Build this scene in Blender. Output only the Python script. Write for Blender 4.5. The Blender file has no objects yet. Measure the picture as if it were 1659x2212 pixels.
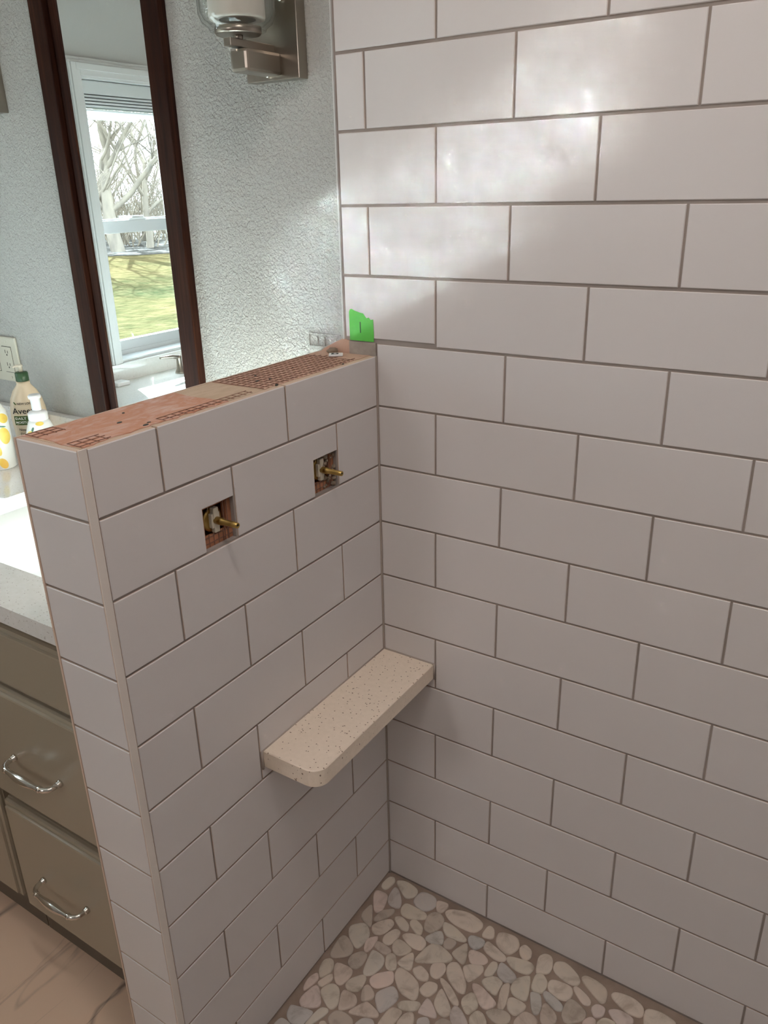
import bpy, bmesh, math, random
from mathutils import Vector, Matrix
random.seed(7)
S = 0.108            # one tile course in metres; all builder coordinates below are in courses
ZF = 10.87           # the finished floor lies 10.87 courses under the reference joint
PI = math.pi
scn = bpy.context.scene
COL = scn.collection
def W(x, y, z): return Vector((x*S, y*S, (z+ZF)*S))

# ------------------------------------------------------------------ camera
cd = bpy.data.cameras.new('camera'); cam = bpy.data.objects.new('camera', cd); COL.objects.link(cam)
R = [[0.84004265, 0.5420305, -0.02304951], [-0.18624448, 0.328026, 0.92612739], [0.50955013, -0.77369366, 0.37650602]]
cam.matrix_world = Matrix(((R[0][0], R[1][0], R[2][0], 0), (R[0][1], R[1][1], R[2][1], 0), (R[0][2], R[1][2], R[2][2], 0), (0, 0, 0, 1)))
cam.location = W(6.92567, -10.40314, 2.24189)
cd.sensor_fit = 'HORIZONTAL'; cd.sensor_width = 36.0; cd.lens = 36.0*1724.960/1659.0
cd.clip_start = 0.02; cd.clip_end = 400
scn.camera = cam

# ------------------------------------------------------------------ world, sun, area lights, exposure
wd = bpy.data.worlds.new('world'); scn.world = wd; wd.use_nodes = True
nt = wd.node_tree; nt.nodes.clear()
wo = nt.nodes.new('ShaderNodeOutputWorld'); bg = nt.nodes.new('ShaderNodeBackground')
bg.inputs[0].default_value = (0.80, 0.90, 1.0, 1); bg.inputs[1].default_value = 10.5
nt.links.new(bg.outputs[0], wo.inputs[0])
def look(o, d): o.rotation_euler = Vector(d).to_track_quat('-Z', 'Y').to_euler()
def light(name, kind, loc, d, energy, color, **kw):
    l = bpy.data.lights.new(name, kind); l.energy = energy; l.color = color
    for k, v in kw.items(): setattr(l, k, v)
    o = bpy.data.objects.new(name, l); COL.objects.link(o); o.location = loc; look(o, d); return o
SUN = Vector((1, 0.52, -0.485))
light('sun', 'SUN', (-6, -4, 5), SUN, 100.0, (0.78, 0.92, 1.0), angle=0.009)
# daylight from the doorway / window behind the photographer, the shower ceiling can, the room's ceiling light
light('window_daylight_behind', 'AREA', W(-3.4, -23.5, 4.6), (-W(-3.4, -23.5, 4.6) + W(2, 0, -5)), 6.0, (1.0, 0.915, 0.895), shape='RECTANGLE', size=0.30, size_y=0.42)
light('shower_ceiling_can', 'AREA', W(4.9, -7.0, 11.2), (0, 0.12, -1), 4.8, (1.0, 0.88, 0.81), shape='DISK', size=0.12)
light('room_ceiling_light', 'AREA', W(8.5, -12.0, 11.1), (0, 0, -1), 5.5, (1.0, 0.915, 0.895), shape='DISK', size=1.2)
scn.view_settings.view_transform = 'Standard'; scn.view_settings.look = 'None'
scn.view_settings.gamma = 1; scn.view_settings.use_curve_mapping = False
scn.view_settings.exposure = 0.06
scn.cycles.use_denoising = True
scn.cycles.max_bounces = 10; scn.cycles.diffuse_bounces = 5; scn.cycles.glossy_bounces = 5
scn.cycles.transmission_bounces = 8; scn.cycles.transparent_max_bounces = 12
scn.cycles.sample_clamp_indirect = 0.0
scn.cycles.caustics_refractive = False; scn.cycles.caustics_reflective = True; scn.cycles.blur_glossy = 0.0

# ------------------------------------------------------------------ materials
def mat(name, col, rough=0.5, metal=0.0, spec=0.5, **kw):
    m = bpy.data.materials.new(name); m.use_nodes = True
    b = m.node_tree.nodes['Principled BSDF']
    b.inputs['Base Color'].default_value = (*col, 1); b.inputs['Roughness'].default_value = rough
    b.inputs['Metallic'].default_value = metal; b.inputs['Specular IOR Level'].default_value = spec
    for k, v in kw.items(): b.inputs[k].default_value = v
    return m
class N:
    """small node-tree helper"""
    def __init__(s, m): s.t = m.node_tree; s.b = s.t.nodes['Principled BSDF']
    def new(s, typ, **kw):
        n = s.t.nodes.new(typ)
        for k, v in kw.items():
            if k.startswith('i_'):
                key = k[2:]; key = int(key) if key.isdigit() else key.replace('_', ' ')
                n.inputs[key].default_value = v
            else: setattr(n, k, v)
        return n
    def link(s, a, b): s.t.links.new(a, b)
    def coord(s, scale=(1, 1, 1), out='Object', rot=(0, 0, 0)):
        c = s.new('ShaderNodeTexCoord'); mp = s.new('ShaderNodeMapping'); mp.inputs['Scale'].default_value = scale
        mp.inputs['Rotation'].default_value = rot
        s.link(c.outputs[out], mp.inputs[0]); return mp.outputs[0]
    def noise(s, vec, scale, detail=4, rough=0.55, dist=0.0):
        n = s.new('ShaderNodeTexNoise'); n.inputs['Scale'].default_value = scale; n.inputs['Detail'].default_value = detail
        n.inputs['Roughness'].default_value = rough; n.inputs['Distortion'].default_value = dist
        s.link(vec, n.inputs['Vector']); return n.outputs['Fac']
    def ramp(s, fac, stops, interp='LINEAR'):
        r = s.new('ShaderNodeValToRGB'); r.color_ramp.interpolation = interp; e = r.color_ramp.elements
        while len(e) < len(stops): e.new(0.5)
        for q, (p, c) in zip(e, stops): q.position = p; q.color = (*c, 1) if len(c) == 3 else c
        s.link(fac, r.inputs[0]); return r.outputs[0]
    def mix(s, fac, a, b, mode='MIX'):
        n = s.new('ShaderNodeMix', data_type='RGBA', blend_type=mode)
        for v, i in ((fac, 0), (a, 6), (b, 7)):
            if hasattr(v, 'links'): s.link(v, n.inputs[i])
            elif i == 0: n.inputs[0].default_value = v
            else: n.inputs[i].default_value = (*v, 1)
        return n.outputs[2]
    def bump(s, h, dist, strength=1.0):
        b = s.new('ShaderNodeBump'); b.inputs['Distance'].default_value = dist; b.inputs['Strength'].default_value = strength
        s.link(h, b.inputs['Height']); s.link(b.outputs[0], s.b.inputs['Normal'])
    def color(s, c): s.link(c, s.b.inputs['Base Color'])
    def rand(s):
        g = s.new('ShaderNodeNewGeometry'); return g.outputs['Random Per Island']

M = {}
def tile_mat(name, c1, c2, rough=0.38):
    m = mat(name, c1, rough, spec=0.45); n = N(m); v = n.coord()
    base = n.mix(n.rand(), c1, c2)
    f = n.noise(v, 3.0, 3)
    n.color(n.mix(0.10, base, n.ramp(f, [(0.3, c2), (0.7, (c1[0]*1.08, c1[1]*1.07, c1[2]*1.06))])))
    n.bump(n.noise(v, 260, 2), 0.00012, 0.5)
    return m
M['tile'] = tile_mat('white_ceramic_tile', (0.69, 0.655, 0.65), (0.665, 0.63, 0.625))
M['trimtile'] = tile_mat('cream_trim_tile', (0.74, 0.68, 0.63), (0.73, 0.67, 0.62))
M['biscuit'] = mat('tile_biscuit', (0.62, 0.47, 0.37), 0.85)
m = mat('grout_taupe', (0.30, 0.26, 0.24), 0.9); n = N(m); v = n.coord()
n.color(n.ramp(n.noise(v, 9, 3), [(0.3, (0.26, 0.22, 0.20)), (0.7, (0.36, 0.315, 0.29))])); M['grout'] = m
m = mat('grout_sand', (0.24, 0.185, 0.15), 0.95); n = N(m); v = n.coord()
n.color(n.ramp(n.noise(v, 14, 4), [(0.3, (0.25, 0.185, 0.145)), (0.7, (0.38, 0.295, 0.24))]))
n.bump(n.noise(v, 400, 3), 0.0004, 0.6); M['sandgrout'] = m
m = mat('thinset_grey', (0.34, 0.30, 0.27), 0.95); n = N(m); v = n.coord()
n.color(n.ramp(n.noise(v, 30, 4), [(0.3, (0.25, 0.215, 0.19)), (0.7, (0.42, 0.37, 0.33))]))
n.bump(n.noise(v, 120, 4), 0.0015, 0.7); M['thinset'] = m
# drywall: knock-down / orange peel texture
m = mat('textured_paint', (0.45, 0.455, 0.43), 0.55, spec=0.3); n = N(m); v = n.coord()
a = n.noise(v, 260, 2, 0.5, 0.4); b2 = n.noise(v, 115, 2, 0.5, 0.6)
r1 = n.ramp(a, [(0.36, (0, 0, 0)), (0.64, (1, 1, 1))]); r2 = n.ramp(b2, [(0.40, (0, 0, 0)), (0.60, (1, 1, 1))])
n.bump(n.mix(0.45, r1, r2), 0.0021, 0.9); M['drywall'] = m
m = mat('plain_paint', (0.50, 0.505, 0.49), 0.6, spec=0.3); n = N(m); v = n.coord(); n.bump(n.noise(v, 150, 2), 0.0008, 0.5); M['paint'] = m
M['ceiling'] = mat('ceiling_paint', (0.78, 0.76, 0.72), 0.8)
M['white_trim'] = mat('white_painted_trim', (0.62, 0.63, 0.62), 0.35)
M['vinyl'] = mat('white_vinyl', (0.62, 0.64, 0.65), 0.3)
# quartz
def quartz(name, base, fleck, rough, s=1.0):
    m = mat(name, base, rough, spec=0.5); n = N(m); v = n.coord((1, 1, 1))
    out = None
    vo = n.new('ShaderNodeTexVoronoi'); vo.inputs['Scale'].default_value = 230*s; vo.inputs['Randomness'].default_value = 1; n.link(v, vo.inputs['Vector'])
    sep = n.new('ShaderNodeSeparateColor'); n.link(vo.outputs['Color'], sep.inputs[0])
    pick = n.ramp(sep.outputs[0], [(0.90, (0, 0, 0)), (0.905, (1, 1, 1))], 'CONSTANT')
    shape = n.ramp(vo.outputs['Distance'], [(0.30, (1, 1, 1)), (0.36, (0, 0, 0))])
    f1 = n.mix(1.0, pick, shape, 'MULTIPLY')
    vo2 = n.new('ShaderNodeTexVoronoi'); vo2.inputs['Scale'].default_value = 75*s; n.link(n.coord((1, 1.7, 1), rot=(0, 0, 0.7)), vo2.inputs['Vector'])
    sep2 = n.new('ShaderNodeSeparateColor'); n.link(vo2.outputs['Color'], sep2.inputs[0])
    f2 = n.mix(1.0, n.ramp(sep2.outputs[1], [(0.90, (0, 0, 0)), (0.905, (1, 1, 1))], 'CONSTANT'), n.ramp(vo2.outputs['Distance'], [(0.15, (1, 1, 1)), (0.2, (0, 0, 0))]), 'MULTIPLY')
    f = n.mix(1.0, f1, f2, 'ADD')
    soft = n.mix(n.noise(v, 120, 3), base, (base[0]*0.86, base[1]*0.85, base[2]*0.82))
    n.color(n.mix(f, soft, fleck)); return m
M['quartz_shelf'] = quartz('cream_quartz', (0.90, 0.78, 0.66), (0.24, 0.16, 0.11), 0.4, 1.3)
M['quartz'] = quartz('white_quartz', (0.80, 0.80, 0.79), (0.46, 0.43, 0.41), 0.052, 1.5); M['quartz'].node_tree.nodes['Principled BSDF'].inputs['IOR'].default_value = 1.72
M['porcelain'] = mat('sink_porcelain', (0.80, 0.80, 0.77), 0.12)
M['caulk'] = mat('caulk', (0.42, 0.36, 0.32), 0.6)
# cabinet paint
m = mat('taupe_cabinet_paint', (0.33, 0.295, 0.24), 0.24, spec=0.6); n = N(m); v = n.coord()
n.color(n.mix(n.noise(v, 2.5, 2), (0.37, 0.32, 0.245), (0.33, 0.28, 0.21))); M['cabinet'] = m
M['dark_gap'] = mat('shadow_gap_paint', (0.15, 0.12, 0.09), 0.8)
M['nickel'] = mat('brushed_nickel', (0.36, 0.32, 0.275), 0.30, 1.0)
n = N(M['nickel']); n.bump(n.noise(n.coord((1, 1, 60)), 90, 2), 0.00005, 0.4)
M['chrome'] = mat('polished_nickel', (0.72, 0.70, 0.66), 0.13, 1.0)
M['brass'] = mat('brass', (0.48, 0.33, 0.11), 0.36, 1.0)
M['bronze'] = mat('aged_brass_body', (0.20, 0.11, 0.05), 0.45, 0.8)
M['beige_plastic'] = mat('beige_plastic', (0.60, 0.55, 0.45), 0.5)
M['white_plastic'] = mat('white_plastic', (0.82, 0.83, 0.84), 0.3)
M['ivory_plastic'] = mat('ivory_plastic', (0.60, 0.585, 0.49), 0.35)
M['slot'] = mat('dark_slot', (0.03, 0.028, 0.02), 0.6)
# dark walnut mirror frame
m = mat('dark_mahogany', (0.06, 0.02, 0.012), 0.42, spec=0.12); n = N(m); v = n.coord((40, 40, 1.6))
n.color(n.ramp(n.noise(v, 3.2, 5, 0.6, 0.5), [(0.30, (0.013, 0.004, 0.003)), (0.52, (0.028, 0.009, 0.005)), (0.75, (0.055, 0.019, 0.010))])); M['mahogany'] = m
m = mat('mirror_silver', (0.90, 0.94, 0.93), 0.0, 1.0); M['mirror'] = m
# half wall core
def patchy(name, stops, sc, bumpd=0.0012, vs=(1, 1, 1)):
    m = mat(name, stops[0][1], 0.9); n = N(m); v = n.coord(vs)
    n.color(n.ramp(n.noise(v, sc, 6, 0.62, 0.5), stops)); n.bump(n.noise(v, sc*3.5, 4), bumpd, 0.8); return m
M['membrane'] = patchy('pink_waterproof_membrane', [(0.28, (0.66, 0.50, 0.46)), (0.42, (0.62, 0.38, 0.30)), (0.54, (0.56, 0.27, 0.17)), (0.62, (0.60, 0.36, 0.28)), (0.74, (0.70, 0.56, 0.52))], 22, vs=(2.0, 0.8, 1))
M['stud'] = patchy('weathered_top_plate', [(0.30, (0.50, 0.36, 0.25)), (0.55, (0.60, 0.45, 0.33)), (0.75, (0.42, 0.29, 0.20))], 14, 0.0008, (3, 0.6, 1))
M['pinkboard'] = patchy('salmon_mortar', [(0.30, (0.50, 0.32, 0.24)), (0.55, (0.58, 0.38, 0.29)), (0.78, (0.42, 0.24, 0.17))], 12, 0.0008)
M['orangeboard'] = patchy('orange_membrane_board', [(0.30, (0.36, 0.15, 0.08)), (0.55, (0.44, 0.19, 0.10)), (0.78, (0.28, 0.11, 0.06))], 22, 0.0008)
M['mesh'] = mat('rust_fibre_mesh', (0.24, 0.125, 0.09), 0.9)
M['mortar'] = patchy('dried_mortar', [(0.30, (0.20, 0.15, 0.11)), (0.75, (0.34, 0.27, 0.20))], 40, 0.002)
# pebbles
m = mat('river_pebble', (0.40, 0.34, 0.28), 0.55, spec=0.4); n = N(m); v = n.coord()
rc = n.ramp(n.rand(), [(0.0, (0.56, 0.48, 0.40)), (0.2, (0.66, 0.57, 0.49)), (0.4, (0.58, 0.52, 0.44)), (0.55, (0.69, 0.56, 0.50)), (0.72, (0.50, 0.48, 0.46)), (0.8, (0.62, 0.55, 0.46)), (0.95, (0.45, 0.385, 0.33)), (1.0, (0.68, 0.57, 0.49))])
cl = n.ramp(n.noise(v, 26, 5, 0.6, 0.8), [(0.28, (0.66, 0.62, 0.58)), (0.5, (1, 1, 1)), (0.8, (1.12, 1.08, 1.04))])
n.color(n.mix(1.0, rc, cl, 'MULTIPLY')); n.bump(n.noise(v, 120, 3), 0.0004, 0.5); M['pebble'] = m
# marble-look porcelain floor
m = mat('veined_porcelain', (0.50, 0.40, 0.33), 0.32, spec=0.5); n = N(m)
def vein(scale, lo, vs, dist, rot):
    v = n.coord(vs, rot=rot); f = n.noise(v, scale, 3, 0.5, dist)
    mth = n.new('ShaderNodeMath', operation='SUBTRACT'); n.link(f, mth.inputs[0]); mth.inputs[1].default_value = 0.5
    ab = n.new('ShaderNodeMath', operation='ABSOLUTE'); n.link(mth.outputs[0], ab.inputs[0])
    return n.ramp(ab.outputs[0], [(0.0, (1, 1, 1)), (lo, (0, 0, 0))])
v1 = vein(1.7, 0.016, (1.9, 0.8, 1), 0.7, (0, 0, 0.75)); msk = n.ramp(n.noise(n.coord(), 4.1, 3), [(0.36, (0, 0, 0)), (0.62, (1, 1, 1))])
v2 = vein(3.6, 0.008, (1.6, 0.6, 1), 0.6, (0, 0, 0.35)); f = n.mix(1.0, n.mix(1.0, v1, n.mix(0.55, (0, 0, 0), v2), 'ADD'), msk, 'MULTIPLY')
base = n.mix(n.noise(n.coord(), 1.6, 3), (0.80, 0.61, 0.47), (0.71, 0.53, 0.40))
n.color(n.mix(f, base, (0.26, 0.195, 0.155))); M['marble'] = m
M['tape'] = mat('green_painters_tape', (0.10, 0.52, 0.06), 0.6)
M['ink'] = mat('black_ink', (0.02, 0.02, 0.02), 0.7)
# glass: thin, lets sun and shadow rays through
def thin_glass(name, tint, refl, rough=0.0):
    m = bpy.data.materials.new(name); m.use_nodes = True; t = m.node_tree; t.nodes.clear()
    o = t.nodes.new('ShaderNodeOutputMaterial'); a = t.nodes.new('ShaderNodeBsdfTransparent'); a.inputs[0].default_value = (*tint, 1)
    g = t.nodes.new('ShaderNodeBsdfGlossy'); g.inputs['Roughness'].default_value = rough
    lw = t.nodes.new('ShaderNodeLayerWeight'); lw.inputs[0].default_value = 0.5
    pw = t.nodes.new('ShaderNodeMath'); pw.operation = 'POWER'; t.links.new(lw.outputs['Facing'], pw.inputs[0]); pw.inputs[1].default_value = 3.5
    fr = t.nodes.new('ShaderNodeMath'); fr.operation = 'MULTIPLY_ADD'; t.links.new(pw.outputs[0], fr.inputs[0]); fr.inputs[1].default_value = refl; fr.inputs[2].default_value = 0.035; x = t.nodes.new('ShaderNodeMixShader')
    t.links.new(fr.outputs[0], x.inputs[0]); t.links.new(a.outputs[0], x.inputs[1]); t.links.new(g.outputs[0], x.inputs[2]); t.links.new(x.outputs[0], o.inputs[0]); return m
M['pane'] = thin_glass('window_glass', (0.95, 0.98, 0.97), 0.5)
M['clear'] = thin_glass('clear_glass', (0.95, 0.96, 0.955), 0.7, 0.02)
M['opal'] = mat('opal_glass', (0.70, 0.66, 0.60), 0.35)
M['lotion'] = mat('cream_bottle', (0.70, 0.58, 0.42), 0.3)
M['green_cap'] = mat('dark_green_cap', (0.035, 0.085, 0.035), 0.35)
M['label_green'] = mat('olive_label', (0.05, 0.10, 0.01), 0.5)
M['white_print'] = mat('white_print', (0.85, 0.85, 0.80), 0.5)
M['soap'] = mat('soap_bottle_white', (0.76, 0.78, 0.76), 0.2)
m = mat('lemon_print', (0.75, 0.62, 0.10), 0.35); n = N(m); n.color(n.ramp(n.noise(n.coord(), 18, 3), [(0.35, (0.78, 0.68, 0.16)), (0.65, (0.70, 0.42, 0.06))])); M['lemon'] = m
M['leaf'] = mat('leaf_print', (0.10, 0.22, 0.16), 0.4)
# outdoors
m = mat('bark', (0.30, 0.25, 0.20), 0.9, spec=0.0); n = N(m); n.color(n.ramp(n.noise(n.coord((1, 1, 0.3)), 3, 4), [(0.3, (0.16, 0.14, 0.12)), (0.7, (0.27, 0.235, 0.19))])); M['bark'] = m
M['twig'] = mat('twig', (0.20, 0.17, 0.135), 0.9, spec=0.0)
m = mat('lawn', (0.4, 0.4, 0.12), 0.95, spec=0.0); n = N(m)
g1 = n.ramp(n.noise(n.coord((1, 1, 1)), 2.4, 6, 0.75), [(0.38, (0.026, 0.029, 0.013)), (0.5, (0.056, 0.048, 0.023)), (0.62, (0.092, 0.072, 0.038))])
g2 = n.ramp(n.noise(n.coord(), 0.13, 2), [(0.42, (0.026, 0.036, 0.019)), (0.58, (0.082, 0.063, 0.031))])
n.color(n.mix(0.5, g1, g2)); n.bump(n.noise(n.coord(), 2.5, 5), 0.15, 0.7); M['lawn'] = m
m = mat('dry_brush_ground', (0.4, 0.37, 0.33), 0.95, spec=0.0); n = N(m); n.color(n.ramp(n.noise(n.coord(), 1.2, 6, 0.7), [(0.35, (0.028, 0.026, 0.023)), (0.5, (0.06, 0.055, 0.05)), (0.60, (0.20, 0.19, 0.18))])); M['rubble'] = m

# ------------------------------------------------------------------ mesh helpers (course units)
def link(name, me, parent=None):
    o = bpy.data.objects.new(name, me); COL.objects.link(o)
    if parent is not None: o.parent = parent
    return o
def worldpos(o):
    p = Vector((0, 0, 0))
    while o is not None: p += o.location; o = o.parent
    return p
class B:
    """collects geometry in course units, at absolute positions unless a matrix is given"""
    def __init__(s, *mats): s.bm = bmesh.new(); s.mats = mats; s.mi = 0; s.M = Matrix.Identity(4); s.sm = False
    def v(s, x, y, z): return s.bm.verts.new(s.M @ Vector((x, y, z)))
    def f(s, vs, smooth=None):
        try: f = s.bm.faces.new(vs)
        except ValueError: return None
        f.material_index = s.mi; f.smooth = s.sm if smooth is None else smooth; return f
    def box(s, x0, x1, y0, y1, z0, z1, c=0.0):
        if c <= 0:
            P = [(x0, y0, z0), (x1, y0, z0), (x1, y1, z0), (x0, y1, z0), (x0, y0, z1), (x1, y0, z1), (x1, y1, z1), (x0, y1, z1)]
            q = [s.v(*p) for p in P]
            for a in ((0, 3, 2, 1), (4, 5, 6, 7), (0, 1, 5, 4), (1, 2, 6, 5), (2, 3, 7, 6), (3, 0, 4, 7)): s.f([q[i] for i in a])
            return
        t = bmesh.new(); bmesh.ops.create_cube(t, size=1)
        for v in t.verts: v.co = Vector(((x0+x1)/2+v.co.x*(x1-x0), (y0+y1)/2+v.co.y*(y1-y0), (z0+z1)/2+v.co.z*(z1-z0)))
        bmesh.ops.bevel(t, geom=t.edges[:], offset=c, segments=2, profile=0.6, affect='EDGES')
        s.merge(t)
    def merge(s, t, smooth=False):
        mp = {v: s.v(*v.co) for v in t.verts}
        for f in t.faces: s.f([mp[v] for v in f.verts], smooth)
        t.free()
    def slab(s, poly, fr, th, c, side=None):
        """poly (2D, ccw as seen along -n) on frame fr=(o,u,v,n): chamfered slab whose face lies at o, th deep; material 1 on the sides if side"""
        o, u, v, nn = [Vector(k) for k in fr]; k = len(poly); P = [Vector(p) for p in poly]
        ar = sum(P[i].x*P[(i+1) % k].y-P[(i+1) % k].x*P[i].y for i in range(k))
        if ar < 0: P.reverse()
        ins = []
        for i in range(k):
            a, b, d = P[i-1], P[i], P[(i+1) % k]; e1 = (b-a).normalized(); e2 = (d-b).normalized()
            n1 = Vector((-e1.y, e1.x)); n2 = Vector((-e2.y, e2.x)); den = 1+n1.dot(n2)
            ins.append(b+(n1+n2)*(c/max(den, 0.3)))
        pt = lambda q, dz: tuple(o+u*q.x+v*q.y+nn*dz)
        top = [s.v(*pt(q, 0)) for q in ins]; mid = [s.v(*pt(q, -c)) for q in P]; bot = [s.v(*pt(q, -th)) for q in P]
        flip = u.cross(v).dot(nn) < 0
        def F(vs): s.f(vs[::-1] if flip else vs)
        F(top)
        for i in range(k):
            j = (i+1) % k; F([mid[i], mid[j], top[j], top[i]])
        if side is not None: s.mi, old = side, s.mi
        for i in range(k):
            j = (i+1) % k; F([bot[i], bot[j], mid[j], mid[i]])
        if side is not None: s.mi = old
    def lathe(s, prof, cx, cy, cz, n=32, ax='z', ry=1.0, rot=0.0, cap=True):
        rings = []; cr, sr = math.cos(rot), math.sin(rot)
        for (r, h) in prof:
            ring = []
            for i in range(n):
                a = 2*PI*i/n; p, q = r*math.cos(a), r*math.sin(a)*ry
                p, q = p*cr-q*sr, p*sr+q*cr
                co = {'z': (cx+p, cy+q, cz+h), 'y': (cx+p, cy+h, cz+q), 'x': (cx+h, cy+p, cz+q)}[ax]
                ring.append(s.v(*co))
            rings.append(ring)
        for A, C in zip(rings, rings[1:]):
            for i in range(n):
                j = (i+1) % n; s.f([A[i], A[j], C[j], C[i]], True)
        if cap: s.f(rings[0][::-1], False); s.f(rings[-1], False)
    def tube(s, pts, rad, n=10, cap=True):
        pts = [Vector(p) for p in pts]; k = len(pts); rad = rad if hasattr(rad, '__len__') else [rad]*k
        ref = Vector((0, 0, 1)); rings = []
        for i, p in enumerate(pts):
            t = (pts[min(i+1, k-1)]-pts[max(i-1, 0)]).normalized()
            if abs(t.dot(ref)) > 0.95: ref = Vector((1, 0, 0)) if abs(t.x) < 0.9 else Vector((0, 1, 0))
            a = t.cross(ref).normalized(); b = t.cross(a).normalized(); ref = b.cross(t).normalized() if False else ref
            rings.append([s.v(*(p+(a*math.cos(2*PI*j/n)+b*math.sin(2*PI*j/n))*rad[i])) for j in range(n)])
        for A, C in zip(rings, rings[1:]):
            for i in range(n):
                j = (i+1) % n; s.f([A[i], A[j], C[j], C[i]], True)
        if cap: s.f(rings[0][::-1], False); s.f(rings[-1], False)
    def build(s, name, parent=None, local=False, fix=True):
        if fix: bmesh.ops.recalc_face_normals(s.bm, faces=s.bm.faces[:])
        off = worldpos(parent)
        for v in s.bm.verts:
            v.co = v.co*S if local else W(*v.co)-off
        me = bpy.data.meshes.new(name); s.bm.to_mesh(me); s.bm.free()
        for m_ in s.mats: me.materials.append(m_)
        return link(name, me, parent)
def tag(o, label=None, cat=None, group=None, kind=None):
    for k, v in (('label', label), ('category', cat), ('group', group), ('kind', kind)):
        if v: o[k] = v
    return o
def empty(name, x, y, z, label=None, cat=None, group=None, kind=None, rz=0):
    o = bpy.data.objects.new(name, None); COL.objects.link(o); o.location = W(x, y, z); o.rotation_euler = (0, 0, rz); o.empty_display_size = 0.05
    return tag(o, label, cat, group, kind)
def copy_tree(o, parent=None):
    c = o.copy(); COL.objects.link(c)
    if parent is not None: c.parent = parent
    for ch in list(o.children): copy_tree(ch, c)
    return c
def text_mesh(txt, size, mapf, name, material, parent, align='LEFT', bold=0.0):
    """a line of text as a mesh; mapf maps (u, v) in courses to an absolute or local position"""
    cu = bpy.data.curves.new('t', 'FONT'); cu.body = txt; cu.size = size; cu.align_x = align; cu.offset = bold; cu.resolution_u = 3
    to = bpy.data.objects.new('t', cu); COL.objects.link(to); bpy.context.view_layer.update()
    me = bpy.data.meshes.new_from_object(to.evaluated_get(bpy.context.evaluated_depsgraph_get()))
    COL.objects.unlink(to); bpy.data.objects.remove(to)
    bm = bmesh.new(); bm.from_mesh(me); bmesh.ops.triangulate(bm, faces=bm.faces[:])
    bmesh.ops.subdivide_edges(bm, edges=[e for e in bm.edges if e.calc_length() > size*0.35], cuts=1)
    for v in bm.verts: v.co = Vector(mapf(v.co.x, v.co.y))*S
    bm.to_mesh(me); bm.free(); me.materials.clear(); me.materials.append(material)
    return link(name, me, parent)

# ------------------------------------------------------------------ room shell
XL, XR, YB, ZC = -13.1, 13.5, -27.0, 11.4
L = 2.275
FB = ((0, 0, 0), (1, 0, 0), (0, 0, 1), (0, -1, 0))       # back wall frame, u = x, v = z, facing -y
FP = ((0, 0, 0), (0, 1, 0), (0, 0, 1), (1, 0, 0))        # half wall shower face, u = y, v = z, facing +x
G = 0.032; TH = 0.085
def joints(first, lo, hi):
    k = first
    while k > lo: k -= L
    out = []
    while k < hi:
        if lo < k: out.append(k)
        k += L
    return out
def course(b, fr, z0, z1, js, lo, hi, th=TH, gz=G, first=0.0):
    e = [lo-G/2]+js+[hi+G/2]
    for a, c in zip(e, e[1:]):
        if c-a < 0.08: continue
        f0 = first if a == e[0] else 0.0
        b.slab([(a+G/2, z0+gz/2+f0), (c-G/2, z0+gz/2+f0), (c-G/2, z1-gz/2), (a+G/2, z1-gz/2)], fr, th, 0.010, 1)

# back wall: painted drywall left of the tile field, grout bed and tiles right of it
wb = B(M['drywall'])
wb.box(XL-1.2, -0.60, 0.015, 1.0, -ZF, ZC)
wall_back = tag(wb.build('wall_back'), kind='structure')
gb = B(M['grout']); gb.box(-0.60, XR, 0.020, 1.0, -ZF-0.3, ZC); gb.build('grout_bed', wall_back)
tb = B(M['tile'], M['biscuit'])
A0, B0 = 1.062, 2.195
for k in range(-16, 11):
    js0 = A0 if k % 2 else B0
    if k < 0: course(tb, FB, -(k+1), -k, joints(js0, -0.559+0.02, XR), -0.559, XR, gz=0.042, first=0.045 if k == -1 else 0.0)
    else: course(tb, FB, -(k+1) if k < 10 else -10.84, -k, joints(js0, 0.02, XR), 0.02, XR)
tb.build('tile_facing', wall_back)
eb = B(M['white_trim']); eb.box(-0.615, -0.595, -0.012, 0.03, 0.02, ZC); eb.build('tile_edge_strip', wall_back)
# bare substrate left showing between the half wall top and the lowest wide tile
xb = B(M['thinset']); xb.box(-0.50, 0.0, -0.012, 0.05, -0.215, -0.0); xb.build('bare_thinset', wall_back)
xb = B(M['pinkboard'])
for (pts) in ([(-1.085, -0.215), (-0.50, -0.215), (-0.50, 0.0), (-0.62, 0.03), (-0.80, -0.05), (-1.0, -0.15)],):
    xb.slab(pts, ((0, -0.008, 0), (1, 0, 0), (0, 0, 1), (0, -1, 0)), 0.03, 0.004)
xb.build('bare_board', wall_back)
# patched rectangle of joint tape pressed in the drywall
jb = B(M['drywall'])
for (x0, x1, z0, z1) in ((-1.32, -0.68, 0.055, 0.075), (-1.32, -1.30, -0.14, 0.07), (-1.32, -0.95, -0.15, -0.13), (-1.16, -1.13, -0.10, 0.02), (-1.02, -0.99, -0.12, 0.02)):
    jb.box(x0, x1, -0.006, 0.03, z0, z1, 0.004)
jb.build('tape_patch', wall_back)
def wallbox(name, args, m='paint'):
    b = B(M[m])
    for a in args: b.box(*a)
    return tag(b.build(name), kind='structure')
WY0, WY1, WZ0, WZ1 = -9.58, -5.72, -2.47, 5.15
wall_left = wallbox('wall_left', [(XL-1.2, XL, YB, WY0, -ZF, ZC), (XL-1.2, XL, WY1, 0.015, -ZF, ZC), (XL-1.2, XL, WY0, WY1, -ZF, WZ0), (XL-1.2, XL, WY0, WY1, WZ1, ZC)])
wallbox('wall_right', [(XR, XR+1, YB, 1.0, -ZF, ZC)]); wallbox('wall_front', [(XL-1.2, XR+1, YB-1, YB, -ZF, ZC)])
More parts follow.
